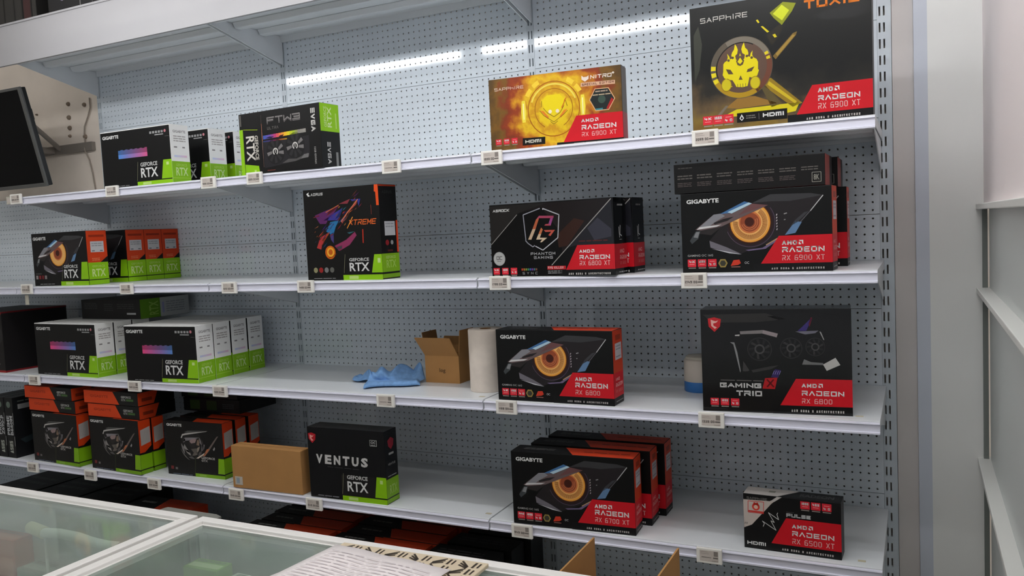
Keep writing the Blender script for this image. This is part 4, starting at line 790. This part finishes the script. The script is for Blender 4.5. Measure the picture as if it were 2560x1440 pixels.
# big black and red carton at the far left of the third shelf
p = Pack('computer_part_box', 'big black carton with red edges at the far left of the third shelf', 'box', (-1.72, -.478, zC), -2, .375, .285, .32, (24, 22, 23))
f = p.face('front'); f.rect(0, .955, 1, 1, (120, 26, 30), 1); f.rect(0, 0, 1, .035, (150, 30, 34), 1); f.disc(.86, .62, .05, (44, 42, 44), 1, 20); f.dashes(.6, .12, .9, .16, (110, 110, 110), 1, 2, 4)
s = p.face('right'); s.rect(0, .975, 1, 1, (96, 24, 28), 1); s.rect(0, 0, 1, .03, (130, 28, 32), 1); p.done()
# motherboard cartons, spines out
def mobo(label, x, word, sub):
    p = Pack('motherboard_box', label, 'box', (x, -.497, z4), -1, .062, .285, .24, (22, 23, 25), group='motherboard cartons standing on edge')
    f = p.face('front'); f.disc(.5, .885, .015, (96, 110, 100), 2, 16); f.text(word, .14, .38, .48, .70, (190, 192, 194), 2, .02, rot=90); f.text(sub, .52, .38, .86, .70, (190, 192, 194), 2, .02, rot=90); f.stroke('ASUS', .3, .08, .7, .28, (176, 180, 170), .22, 2, .2, rot=90); f.rect(.94, .55, .98, .75, (170, 170, 170), 2); f.rect(.94, .2, .98, .36, (170, 170, 170), 2)
    s = p.face('right'); s.rect(.1, .80, .5, .88, (140, 140, 140), 1); s.dashes(.1, .91, .8, .95, (90, 96, 92), 1, 1, 3); s.poly([(.1, .3), (.6, .38), (.6, .3), (.2, .22)], (40, 50, 54), 1)
    return p.done()
mobo('motherboard carton with vertical white lettering, right one next to the grey eye carton', -1.372, 'PRIME', 'B660M')
mobo('motherboard carton with vertical white lettering, left one at the photo edge', -1.437, 'PRIME', 'Z690-P')
mobo('motherboard carton hidden left of the two lettered ones', -1.502, 'PRIME', 'Z690-P')

# ---- goods stacked on the lowest shelf
z5 = SH[5]
def low_box(label, x, y, w, d, dark, yaw=0):
    p = Pack('graphics_card_box', label, 'box', (x, y, z5), yaw, w, .235, d, (12, 12, 12), group='cartons on the lowest shelf')
    f = p.face('front'); t = p.face('top'); s = p.face('right')
    if not dark:
        t.poly([(.50, .01), (.38, .99), (.996, .99), (.996, .01)], (176, 56, 26), 0); t.dashes(.1, .4, .33, .7, (110, 110, 108), 1, 1, int(x * 100)); f.poly([(.42, .99), (.50, .85), (.998, .85), (.998, .99)], (176, 56, 26), 0); s.rect(0, .4, 1, 1, (176, 56, 26), 0)
    else: t.dashes(.1, .3, .8, .7, (56, 56, 58), 2, 1, int(x * 100)); f.dashes(.1, .6, .8, .8, (60, 60, 62), 2, 1, 3)
    return p.done()
n = 0
for x0, nm in ((.06, 'left'), (.49, 'right')):
    for i in range(4):
        low_box('black and orange carton on the lowest shelf, %s group, %s from the front' % (nm, ('first', 'second', 'third', 'fourth')[i]), x0 + (.012 if i % 2 else 0), -.475 + i * .09, .405, .08, False)
for i in range(3): low_box('all black carton on the lowest shelf beside the orange groups, %s from the front' % ('first', 'second', 'third')[i], .91 + .02 * i, -.47 + i * .12, .26, .10, True)
for i in range(3): low_box('all black carton on the lowest shelf at the far left, %s along' % ('first', 'second', 'third')[i], -1.56 + i * .30, -.47, .28, .30, True, 2 * i - 2)
low_box('black and orange carton on the lowest shelf by the glass counter corner', -.655, -.46, .36, .14, False)

# ---- goods on the canopy shelf
for i, (x, w) in enumerate(((-1.188, .052), (-1.134, .065), (-1.066, .055), (-1.008, .058), (-.947, .03))):
    p = Pack('boxed_hardware', 'dark boxed hardware standing on edge above the fascia, %s from the left' % ('first', 'second', 'third', 'fourth', 'fifth')[i], 'box', (x, -.484, SH[0] + .0), 0, w, .44, .2, (34, 33, 32) if i != 1 else (46, 44, 42), group='dark boxes above the fascia')
    f = p.face('front'); f.text(('ROG', 'STRIX', 'EVO', 'TUF', 'PRO')[i], .25, .62, .75, .92, (120, 118, 114), 2, .01, rot=90); f.rect(.1, .2, .9, .55, (52, 50, 48) if i != 3 else (64, 40, 40), 1); p.done()
p = Pack('boxed_hardware', 'wide dark box on the canopy shelf with thin light lines', 'box', (-.838, -.484, SH[0]), 0, .42, .34, .22, (36, 35, 36)); f = p.face('front'); f.ring(.22, .53, .012, .016, (120, 110, 130), 1); f.rect(.48, .1, .49, .95, (130, 128, 126), 1); f.rect(.66, .1, .665, .95, (110, 110, 108), 1); p.done()
# ---- price tags clipped to the ticket rails
TAGW, TAGH = .074, .045
TW = mat('tag_plastic', (240, 237, 230), .35); TS = mat('tag_screen', (204, 194, 186), .3, spec=.25)
def make_tag(label, x, z, price, wide=False):
    t = thing('price_tag', label, 'price tag', (x, -.509, z - .0225), 0, 'electronic price tags on the shelf edges')
    b = MB(); b.box(-.037, .037, -.010, 0, 0, .045, TW); b.build('tag_case', t, .002)
    b = MB(); b.box(-.027, .027, -.0104, -.0098, .007, .039, TS); o = b.build('tag_screen', t)
    b = MB(); D = ink((108, 102, 98)); yy = -.0108
    def q(x0, z0, x1, z1, m): b.face([(x0, yy, z0), (x1, yy, z0), (x1, yy, z1), (x0, yy, z1)], m)
    q(.014, .024, .026, .038, ink((140, 132, 126))); q(.012, .017, .026, .0205, D); q(-.025, .034, -.004, .0355, ink((172, 162, 155))); q(-.025, .029, .0, .0302, ink((176, 166, 158))); q(.008, .009, .025, .0105, ink((160, 150, 142)))
    for quad in stroke_quads(price, -.025, .0155, .010, .0225, .2, .35): b.face([(px, yy, pz) for px, pz in quad], D)
    b.build('tag_digits', o)
    return t
TAGS = [(-1.122, .547, '399.00', 'top shelf, leftmost by the monitor'), (-.493, .542, '549.00', 'top shelf, under the blue to pink striped carton'), (.049, .54, '599.00', 'top shelf, left of the rainbow bar carton'), (.282, .54, '829.00', 'top shelf, under the rainbow bar carton'), (.891, .536, '', 'top shelf, middle bay with nothing above it'), (1.273, .535, '1899.00', 'top shelf, under the fiery yellow carton'), (1.948, .535, '2099.00', 'top shelf, under the flaming skull carton'),
 (-1.102, .144, '579.00', 'second shelf, leftmost under the orange eye carton'), (-.453, .138, '599.00', 'second shelf, right of the orange sided row'), (.118, .136, '619.00', 'second shelf, under the empty stretch'), (.49, .136, '1499.00', 'second shelf, under the tall winged carton'), (1.281, .137, '1799.00', 'second shelf, under the shield emblem carton'), (1.904, .135, '2149.00', 'second shelf, under the 6900 eye carton'),
 (-1.105, -.268, '449.00', 'third shelf, leftmost'), (-.452, -.269, '529.00', 'third shelf, under the four deep white row'), (.031, -.268, '539.00', 'third shelf, right of the four deep white row'), (.812, -.267, '', 'third shelf, below the blue cloth'), (1.283, -.265, '1199.00', 'third shelf, under the 6800 eye carton'), (1.941, -.267, '1339.00', 'third shelf, under the red shield carton'),
 (-1.171, -.675, '289.00', 'fourth shelf, leftmost'), (-.776, -.676, '299.00', 'fourth shelf, under the middle grey eye carton'), (-.38, -.677, '309.00', 'fourth shelf, between the grey eye cartons'), (.077, -.675, '349.00', 'fourth shelf, under the plain brown carton'), (.464, -.672, '649.00', 'fourth shelf, under the spaced lettering carton'), (1.318, -.67, '949.00', 'fourth shelf, under the 6700 eye cartons'), (1.923, -.669, '', 'fourth shelf, left of the smallest carton')]
for x, z, pr, lab in TAGS: make_tag('white electronic price tag on the ' + lab, x, z, pr or '-')
b = MB(); b.box(-.012, .012, -.002, 0, -.045, 0, mat('clear_hook', (190, 186, 172), .3)); o = b.build('tag_holder'); o.location = (-1.12, -.505, .118); tag(o, 'small pale plastic holder hanging below the leftmost tag of the second shelf', 'tag holder')
b = MB(); b.box(-.032, .032, -.005, 0, 0, .034, mat('clear_hook', (190, 186, 172), .3)); b.box(-.025, .025, -.0056, -.005, .006, .028, TS); o = b.build('blank_tag_holder'); o.location = (-1.160, -.5095, .527); tag(o, 'pale blank tag holder at the left end of the top shelf', 'tag holder')

# ---- blue cloth
def cloth():
    # a folded bundle: flat double hem in front, two rounded rolls behind it
    bm = bmesh.new(); NX, NV = 72, 60; L = .205; grid = []
    PR = [(.000, .007), (-.045, .005), (-.088, .004), (-.100, .010), (-.090, .019), (-.060, .017), (-.040, .020), (-.026, .036), (-.006, .056), (.018, .062), (.040, .046), (.052, .024), (.068, .026), (.086, .030), (.104, .016), (.125, .005), (.140, .004)]
    def cat(t):
        x = t * (len(PR) - 1); k = min(int(x), len(PR) - 2); f_ = x - k; p = [PR[max(0, min(len(PR) - 1, k + q))] for q in (-1, 0, 1, 2)]
        return [.5 * (2 * p[1][a] + (p[2][a] - p[0][a]) * f_ + (2 * p[0][a] - 5 * p[1][a] + 4 * p[2][a] - p[3][a]) * f_ ** 2 + (3 * p[1][a] - p[0][a] - 3 * p[2][a] + p[3][a]) * f_ ** 3) for a in (0, 1)]
    for j in range(NV):
        row = []; t = j / (NV - 1); y0, z0 = cat(t); up = max(0, min(1, (t - .36) / .12))
        for i in range(NX):
            u = i / (NX - 1); x = (u - .5) * L
            roll = math.exp(-((u - .40) / .10) ** 2) * .75 + math.exp(-((u - .64) / .085) ** 2) + math.exp(-((u - .90) / .07) ** 2) * .85 + math.exp(-((u - .12) / .10) ** 2) * .45
            edge = min(1, u / .08, (1 - u) / .05)
            z = z0 * (1 + up * (.58 + .52 * roll - 1)) * (.35 + .65 * edge) + .004 * up * math.sin(38 * u + 9 * t) * edge
            y = y0 + up * (.018 * math.sin(9 * u + 1) + .014 * (roll - .6)) + (1 - up) * (.016 * math.sin(5 * u + .5) + .010 * u)
            x += up * (.022 * math.sin(5 * t + 6 * u) + .012 * math.sin(14 * t)) - .05 * up * (t - .4)
            row.append(bm.verts.new((x, y, max(.003, z))))
        grid.append(row)
    for j in range(NV - 1):
        for i in range(NX - 1):
            fc = bm.faces.new((grid[j][i], grid[j][i + 1], grid[j + 1][i + 1], grid[j + 1][i])); fc.smooth = True
    me = bpy.data.meshes.new('cleaning_cloth'); bm.to_mesh(me); bm.free(); me.materials.append(mat('blue_microfibre', (118, 158, 206), .95, spec=.1, noise=.06, nscale=60))
    o = bpy.data.objects.new('cleaning_cloth', me); C.objects.link(o)
    s = o.modifiers.new('thick', 'SOLIDIFY'); s.thickness = .0025; s.offset = 0
    ss = o.modifiers.new('soft', 'SUBSURF'); ss.levels = 1; ss.render_levels = 1
    return o
cl = cloth(); cl.location = (.705, -.318, zC + .001); cl.rotation_euler = (0, 0, R(34)); tag(cl, 'crumpled blue microfibre cloth lying on the third shelf', 'cloth')

# ---- opened small carton
t = thing('opened_carton', 'small opened brown carton with raised flaps beside the blue cloth', 'box', (.824, -.268, zC), R(-1))
w, h, d, th = .147, .101, .105, .003
for nm, a in (('front_wall', (0, w, 0, th, 0, h)), ('back_wall', (0, w, d - th, d, 0, h)), ('left_wall', (0, th, th, d - th, 0, h)), ('right_wall', (w - th, w, th, d - th, 0, h)), ('bottom_wall', (th, w - th, th, d - th, 0, th))):
    b = MB(); b.box(*a, CARD); b.build(nm, t)
def flap(nm, pts, off):
    b = MB(); A = [Vector(p) for p in pts]; B = [p + Vector(off) for p in A]; n = len(A)
    b.face(A[::-1], CARD); b.face(B, CARDIN)
    for i in range(n): b.face([A[i], A[(i + 1) % n], B[(i + 1) % n], B[i]], CARD)
    b.build(nm, t)
flap('front_flap', [(.001, 0, h), (w - .001, 0, h), (w - .004, -.052, h + .072), (-.008, -.052, h + .072)], (0, .0025, .0015))
flap('left_flap', [(0, .004, h), (0, d - .004, h), (-.012, d - .004, h + .085), (-.012, .004, h + .085)], (.0025, 0, 0))
flap('right_flap', [(w, .004, h), (w, d - .004, h), (w + .008, d - .004, h + .095), (w + .008, .004, h + .095)], (-.0025, 0, 0))
flap('back_flap', [(.001, d, h), (w - .001, d, h), (w - .004, d + .03, h + .055), (.004, d + .03, h + .055)], (0, .0025, .001))
b = MB(); v, f = font_mesh('log', .02); b.mesh([(.062 + x * .026, -.0006, .036 + y * .019) for x, y in v], f, ink((96, 70, 42))); b.build('carton_logo', t)

# ---- paper roll and the white and blue pot
t = thing('paper_roll', 'upright white kitchen paper roll between the opened carton and the 6800 carton', 'paper roll', (1.128, -.345, zC))
PAP = mat('tissue_paper', (226, 214, 202), .95, spec=.1, noise=.02, nscale=40)
b = MB(); b.lathe([(.020, .0), (.060, .0), (.0615, .004), (.0615, .211), (.060, .215), (.020, .215)], PAP, 48); b.build('paper_layers', t)
b = MB(); b.lathe([(.0185, .002), (.020, .001), (.020, .2155), (.0185, .2145), (.0185, .002)], CARDIN, 32); b.build('card_core', t)
t = thing('glue_pot', 'half hidden white and blue pot behind the red shield carton', 'pot', (1.838, -.195, zC))
b = MB(); b.lathe([(0, 0), (.052, 0), (.054, .003), (.054, .034)], mat('blue_band', (52, 118, 190), .35), 32); b.build('blue_band', t)
b = MB(); b.lathe([(.054, .034), (.0535, .10), (.050, .106), (.0, .106)], mat('white_pot', (206, 196, 184), .5), 32); b.build('white_body', t)
b = MB(); b.lathe([(.048, .1055), (.048, .112), (.046, .114), (0, .114)], mat('pot_lid', (196, 190, 176), .5), 32); b.build('lid', t)

# ---- wall monitor on its mount
t = thing('wall_monitor', 'black flat monitor tilted forward on the wall at the left edge', 'monitor', (-1.207, -.30, .617))
MW, MH, tilt = .78, .462, R(12.2)
scr = mat('screen_glass', (4, 5, 7), .35, spec=.12); bez = mat('monitor_bezel', (86, 86, 84), .4)
def mon(nm, x0, x1, y0, y1, z0, z1, m, bev=0):
    b = MB(); b.box(x0, x1, y0, y1, z0, z1, m); o = b.build(nm, t, bev); o.rotation_euler = (tilt, 0, 0); return o
mon('screen_panel', -MW + .012, -.018, -.0012, .004, .018, MH - .012, scr)
mon('bezel_right', -.018, 0, -.003, .006, 0, MH, bez, .001); mon('bezel_left', -MW, -MW + .012, -.003, .006, 0, MH, bez, .001); mon('bezel_bottom', -MW + .012, -.018, -.003, .006, 0, .018, bez, .001); mon('bezel_top', -MW + .012, -.018, -.003, .006, MH - .012, MH, bez, .001)
mon('back_shell', -MW + .002, -.002, .006, .03, .002, MH - .002, BLACKP, .004); mon('mount_plate', -.56, -.22, .03, .042, .12, .34, BLACKP); mon('mount_hook', -.10, -.03, .03, .05, .31, .36, BLACKP)
t = thing('monitor_mount', 'grey wall rail and arms holding the monitor', 'bracket', (-1.6, .034, .80))
GM = mat('grey_steel', (132, 124, 116), .5)
b = MB(); b.box(-.45, .31, -.022, 0, .015, .058, GM); b.build('wall_rail', t); b = MB(); b.box(-.02, .02, -.262, -.022, .02, .05, GM); b.build('lower_arm', t)
b = MB(); b.tube([(.24, -.335, .165), (.06, -.02, .04)], .012, GM, 10); b.build('brace_arm', t)
b = MB(); pts = [(-1.298, .026, 1.08), (-1.298, .026, 1.03), (-1.318, .026, .99), (-1.352, .026, .94), (-1.359, .026, .90), (-1.355, .024, .86), (-1.345, .010, .82), (-1.335, .026, .77), (-1.318, .026, .70), (-1.305, .026, .60)]
b.tube(pts, .0034, mat('grey_cable', (150, 138, 126), .6), 8); o = b.build('power_cable'); tag(o, 'thin grey cable running down the bare wall beside the post', 'cable')

# ---- glass counters in the foreground
ALU = mat('white_aluminium', (236, 233, 230), .35); TOPG = light_veil_glass('counter_glass', (240, 247, 243), .14); SIDEG = glass_mat('counter_side_glass', (236, 245, 240))
def counter(label, x0, x1):
    zt = -.35; y1, y0 = -1.445, -2.12
    t = thing('glass_counter', label, 'showcase', (x0, y0, FLOORZ), 0, 'glass shop counters'); W = x1 - x0; D = y1 - y0; H = zt - FLOORZ; r = .027
    for nm, a in (('rear_rail', (0, W, D - r, D, H - .028, H)), ('front_rail', (0, W, 0, r, H - .028, H)), ('side_rail', (0, r, r, D - r, H - .028, H)), ('side_rail', (W - r, W, r, D - r, H - .028, H))):
        b = MB(); b.box(*a, ALU); b.build(nm, t, .002)
    for nm, a in (('rear_bead', (r, W - r, D - r - .006, D - r, H - .016, H - .007)), ('side_bead', (r, r + .006, r, D - r - .006, H - .016, H - .007)), ('side_bead', (W - r - .006, W - r, r, D - r - .006, H - .016, H - .007))):
        b = MB(); b.box(*a, ALU); b.build(nm, t)
    b = MB(); b.box(r + .006, W - r - .006, r, D - r - .006, H - .014, H - .008, TOPG); b.build('top_pane', t)
    for nm, a, m in (('rear_panel', (r, W - r, D - .016, D - .006, .12, H - .028), mat('counter_rear_panel', (206, 208, 202), .5)), ('base_plinth', (0, W, 0, D, 0, .12), ALU), ('inner_shelf', (.006, W - .006, .03, D - .02, .70, .708), mat('counter_shelf', (190, 192, 188), .4)), ('lower_deck', (.006, W - .006, .03, D - .02, .12, .13), mat('counter_shelf', (190, 192, 188), .4)), ('front_pane', (r, W - r, .006, .012, .12, H - .028), SIDEG), ('side_pane', (.006, .012, r, D - r, .12, H - .028), SIDEG), ('side_pane', (W - .012, W - .006, r, D - r, .12, H - .028), SIDEG)):
        b = MB(); b.box(*a, m); b.build(nm, t)
    for x in (0, W - r):
        for y in (0, D - r):
            b = MB(); b.box(x, x + r, y, y + r, .12, H - .028, ALU); b.build('corner_post', t)
    return t
counter('left glass topped shop counter with white frame', -.62, .908)
counter('right glass topped shop counter with white frame, carrying the paper', .924, 2.45)
b = MB(); b.prism_y([(.72, -.40), (.92, -.40), (.92, -.372), (.905, -.368), (.735, -.368), (.72, -.372)], -1.437, -1.385, mat('grey_bracket', (118, 118, 112), .5)); o = b.build('counter_junction_plate'); tag(o, 'grey metal plate behind the joint of the two glass counters', 'bracket')
b = MB(); b.box(.72, .74, -1.40, -1.388, FLOORZ, -.40, ALU); b.build('support_leg', o)
# things inside the counters (on the inner shelf)
ZI = FLOORZ + .708
def inner(name, label, cat, x, y, w, d, h, col, yaw=0, band=None):
    p = Pack(name, label, cat, (x, y, ZI), yaw, w, h, d, col); f = p.face('front'); tpf = p.face('top')
    if band: tpf.rect(.05, .2, .95, .6, band, 1); f.rect(.05, .2, .95, .6, band, 1)
    tpf.dashes(.1, .7, .9, .92, (90, 96, 92), 2, 1, int(x * 50)); p.done()
inner('accessory_box', 'red boxed accessory at the left edge inside the left glass counter', 'box', .14, -1.525, .15, .055, .125, (186, 70, 58), 3, (206, 110, 90))
inner('accessory_box', 'low grey boxed accessory beside the red one inside the left glass counter', 'box', .315, -1.53, .12, .06, .06, (150, 156, 150), -2, (178, 182, 176))
inner('accessory_box', 'pale boxed accessory in the middle of the left glass counter', 'box', .50, -1.575, .12, .05, .07, (206, 206, 198), 2, (150, 170, 150))
inner('accessory_box', 'pale green boxed accessory nearest the counter joint, left glass counter', 'box', .69, -1.57, .11, .05, .08, (190, 200, 180), -3, (206, 206, 196))
inner('accessory_box', 'bright green boxed accessory nearest the frame inside the right glass counter', 'box', .965, -1.55, .10, .05, .165, (130, 176, 70), 2, (196, 216, 150))
inner('accessory_box', 'white and green boxed accessory, second from the frame in the right glass counter', 'box', 1.085, -1.555, .09, .05, .15, (206, 208, 196), -3, (150, 180, 100))
inner('accessory_box', 'grey green boxed accessory, third from the frame in the right glass counter', 'box', 1.20, -1.55, .13, .05, .14, (160, 172, 160), 3, (196, 200, 190))
inner('accessory_box', 'pale grey boxed accessory beside the sheet in the right glass counter', 'box', 1.36, -1.55, .12, .05, .13, (196, 198, 190), -2, (140, 150, 146))
SL = [(0.354, -1.506, -0.425), (0.433, -1.521, -0.425), (0.479, -1.511, -0.425), (0.544, -1.512, -0.425), (0.622, -1.524, -0.425), (0.677, -1.527, -0.425), (0.721, -1.522, -0.425)]
b = MB(); pts = SL
b.tube(pts, .013, mat('white_sleeve', (250, 246, 238), .5), 10); o = b.build('white_cable_sleeve'); tag(o, 'pale bent sleeve lying inside the left glass counter', 'cable')
b = MB(); b.tube([SL[0], SL[1]], .016, mat('sleeve_tip', (236, 226, 190), .4), 10); b.build('sleeve_tip', o)
for x, y in ((SL[1][0], SL[1][1]), (SL[5][0], SL[5][1])):
    b = MB(); b.tube([(x, y, ZI), (x, y, -.43)], .004, ALU, 6); b.build('sleeve_stand', o)
# printed sheet on a patterned mailer
t = thing('patterned_mailer', 'beige mailer with dark chevron pattern lying under the printed sheet', 'mailer', (1.378, -1.484, -.3495), R(1))
MK = (60, 52, 44)
b = MB(); b.box(0, .345, -.25, 0, 0, .008, mat('mailer_card', (206, 190, 164), .7)); b.build('mailer_body', t, .002)
b = MB(); k_ = ink(MK)
def strip(x0, y0, x1, y1, wd):
    a = Vector((x0, y0)); c = Vector((x1, y1)); dd = (c - a).normalized(); n_ = Vector((-dd.y, dd.x)) * wd / 2
    b.face([(q.x, q.y, .0084) for q in (a + n_, c + n_, c - n_, a - n_)], k_)
for j in range(8):
    for i in range(6):
        x = .008 + i * .056; y = -.008 - j * .031
        for o_ in (0, .010, .020):
            if (i + j) % 2: strip(x + .004, y - o_ * .9, x + .026, y - .022 - o_ * .35, .0045)
            else: strip(x + .026, y - o_ * .9, x + .004, y - .022 - o_ * .35, .0045)
        strip(x + .036, y, x + .036, y - .024, .005); strip(x + .046, y - .002, x + .046, y - .022, .004)
b.build('chevron_print', t)
b = MB(); t = thing('printed_sheet', 'white printed paper sheet lying on the patterned mailer', 'paper', (1.374, -1.505, -.341), R(-6))
n = 14; v = [(.30 * i / n, -.21 * j / 4, .0010 + .0025 * math.sin(i * .5) ** 2 + (.004 if j == 4 else 0)) for j in range(5) for i in range(n + 1)]
b.mesh(v, [(j * (n + 1) + i, j * (n + 1) + i + 1, (j + 1) * (n + 1) + i + 1, (j + 1) * (n + 1) + i) for j in range(4) for i in range(n)], mat('office_paper', (236, 228, 228), .7), True); o = b.build('paper_leaf', t); sd = o.modifiers.new('thick', 'SOLIDIFY'); sd.thickness = .0006
b = MB(); lk = ink((206, 198, 202))
rn = random.Random(3)
for j in range(14):
    x = .02
    while x < .27:
        w_ = rn.uniform(.01, .05); y = -.03 - j * .0125; b.face([(x, y, .0052), (x + w_, y, .0052), (x + w_, y - .0022, .0052), (x, y - .0022, .0052)], lk); x += w_ + .006
b.build('printed_lines', t)
# tall open carton in the aisle: only its flaps rise above the counter edge
t = thing('aisle_carton', 'tall open brown carton in the aisle, two flaps rising above the counter edge', 'box', (1.794, -1.40, FLOORZ))
H = .72
for nm, a in (('left_wall', (0, .004, 0, .30, 0, H)), ('right_wall', (.197, .201, 0, .30, 0, H)), ('rear_wall', (.004, .197, .296, .30, 0, H)), ('front_wall', (.004, .197, 0, .004, 0, H)), ('bottom_wall', (.004, .197, .004, .296, 0, .004)), ('left_flap', (-.001, .003, 0, .30, H, .882)), ('right_flap', (.198, .202, 0, .30, H, .883))):
    b = MB(); b.box(*a, CARD); b.build(nm, t)

# ---- right hand side: post, white panel and glass cabinet
OFFW = mat('offwhite_board', (230, 230, 227), .5, noise=.01, nscale=3); BRT = mat('bright_board', (244, 234, 234), .6)
o = plain('trim_1', 2.473, 2.5105, -.02, .034, FLOORZ, 1.95, mat('steel_trim', (198, 203, 214), .45)); struct(o)
o = plain('trim_3', 2.4135, 2.4725, -.006, .034, FLOORZ, 1.95, mat('grey_filler_strip', (206, 200, 197), .6)); struct(o)
o = plain('trim_2', 2.5105, 2.655, -.021, .034, FLOORZ, 1.95, OFFW); struct(o)
t = thing('glass_cabinet', 'tall white framed glass cabinet at the right edge with three pale shelves', 'cabinet', (2.648, 0, FLOORZ))
def cab(nm, x0, x1, y0, y1, z0, z1, m, bev=0):
    b = MB(); b.box(x0 - 2.648, x1 - 2.648, y0, y1, z0 - FLOORZ, z1 - FLOORZ, m); return b.build(nm, t, bev)
SHD = mat('gap_shade_grey', (120, 124, 120), .4)
cab('corner_post', 2.650, 2.664, -.03, .0, FLOORZ, .30, SHD)  # grey strip painted for the shade of the gap, built as a post
cab('upper_board', 2.655, 2.675, -2.2, 0, .318, 1.7, BRT)
for z, h in ((.300, .016), (.05, .016), (-.470, .016)): cab('pale_shelf', 2.634, 2.70, -2.2, .0, z, z + h, mat('cabinet_shelf', (224, 224, 220), .4), .002)
for z0, z1 in ((-.454, .05), (.066, .30), (FLOORZ + .06, -.47)): cab('glass_pane', 2.668, 2.674, -2.2, -.03, z0, z1, mat('frosted_pane', (206, 211, 209), .3))
cab('cabinet_base', 2.650, 2.70, -2.2, 0, FLOORZ, FLOORZ + .06, OFFW)

# small paper marks left on the shelf fronts
for x, y, z, lab in ((2.33, -.455, SH[3], 'tiny beige paper mark at the right end of the third shelf'), (2.33, -.462, SH[4], 'tiny grey paper mark at the right end of the fourth shelf'), (1.165, -.455, SH[4], 'tiny yellowish paper mark at the right end of the middle bay fourth shelf'), (1.165, -.46, SH[3], 'tiny pale paper mark by the shelf joint beside the paper roll')):
    b = MB(); b.box(-.010, .010, -.006, .006, .0002, .0008, mat('paper_mark', (196, 186, 160), .7)); o = b.build('paper_mark'); o.location = (x, y, z); tag(o, lab, 'sticker', 'paper marks on the shelves')
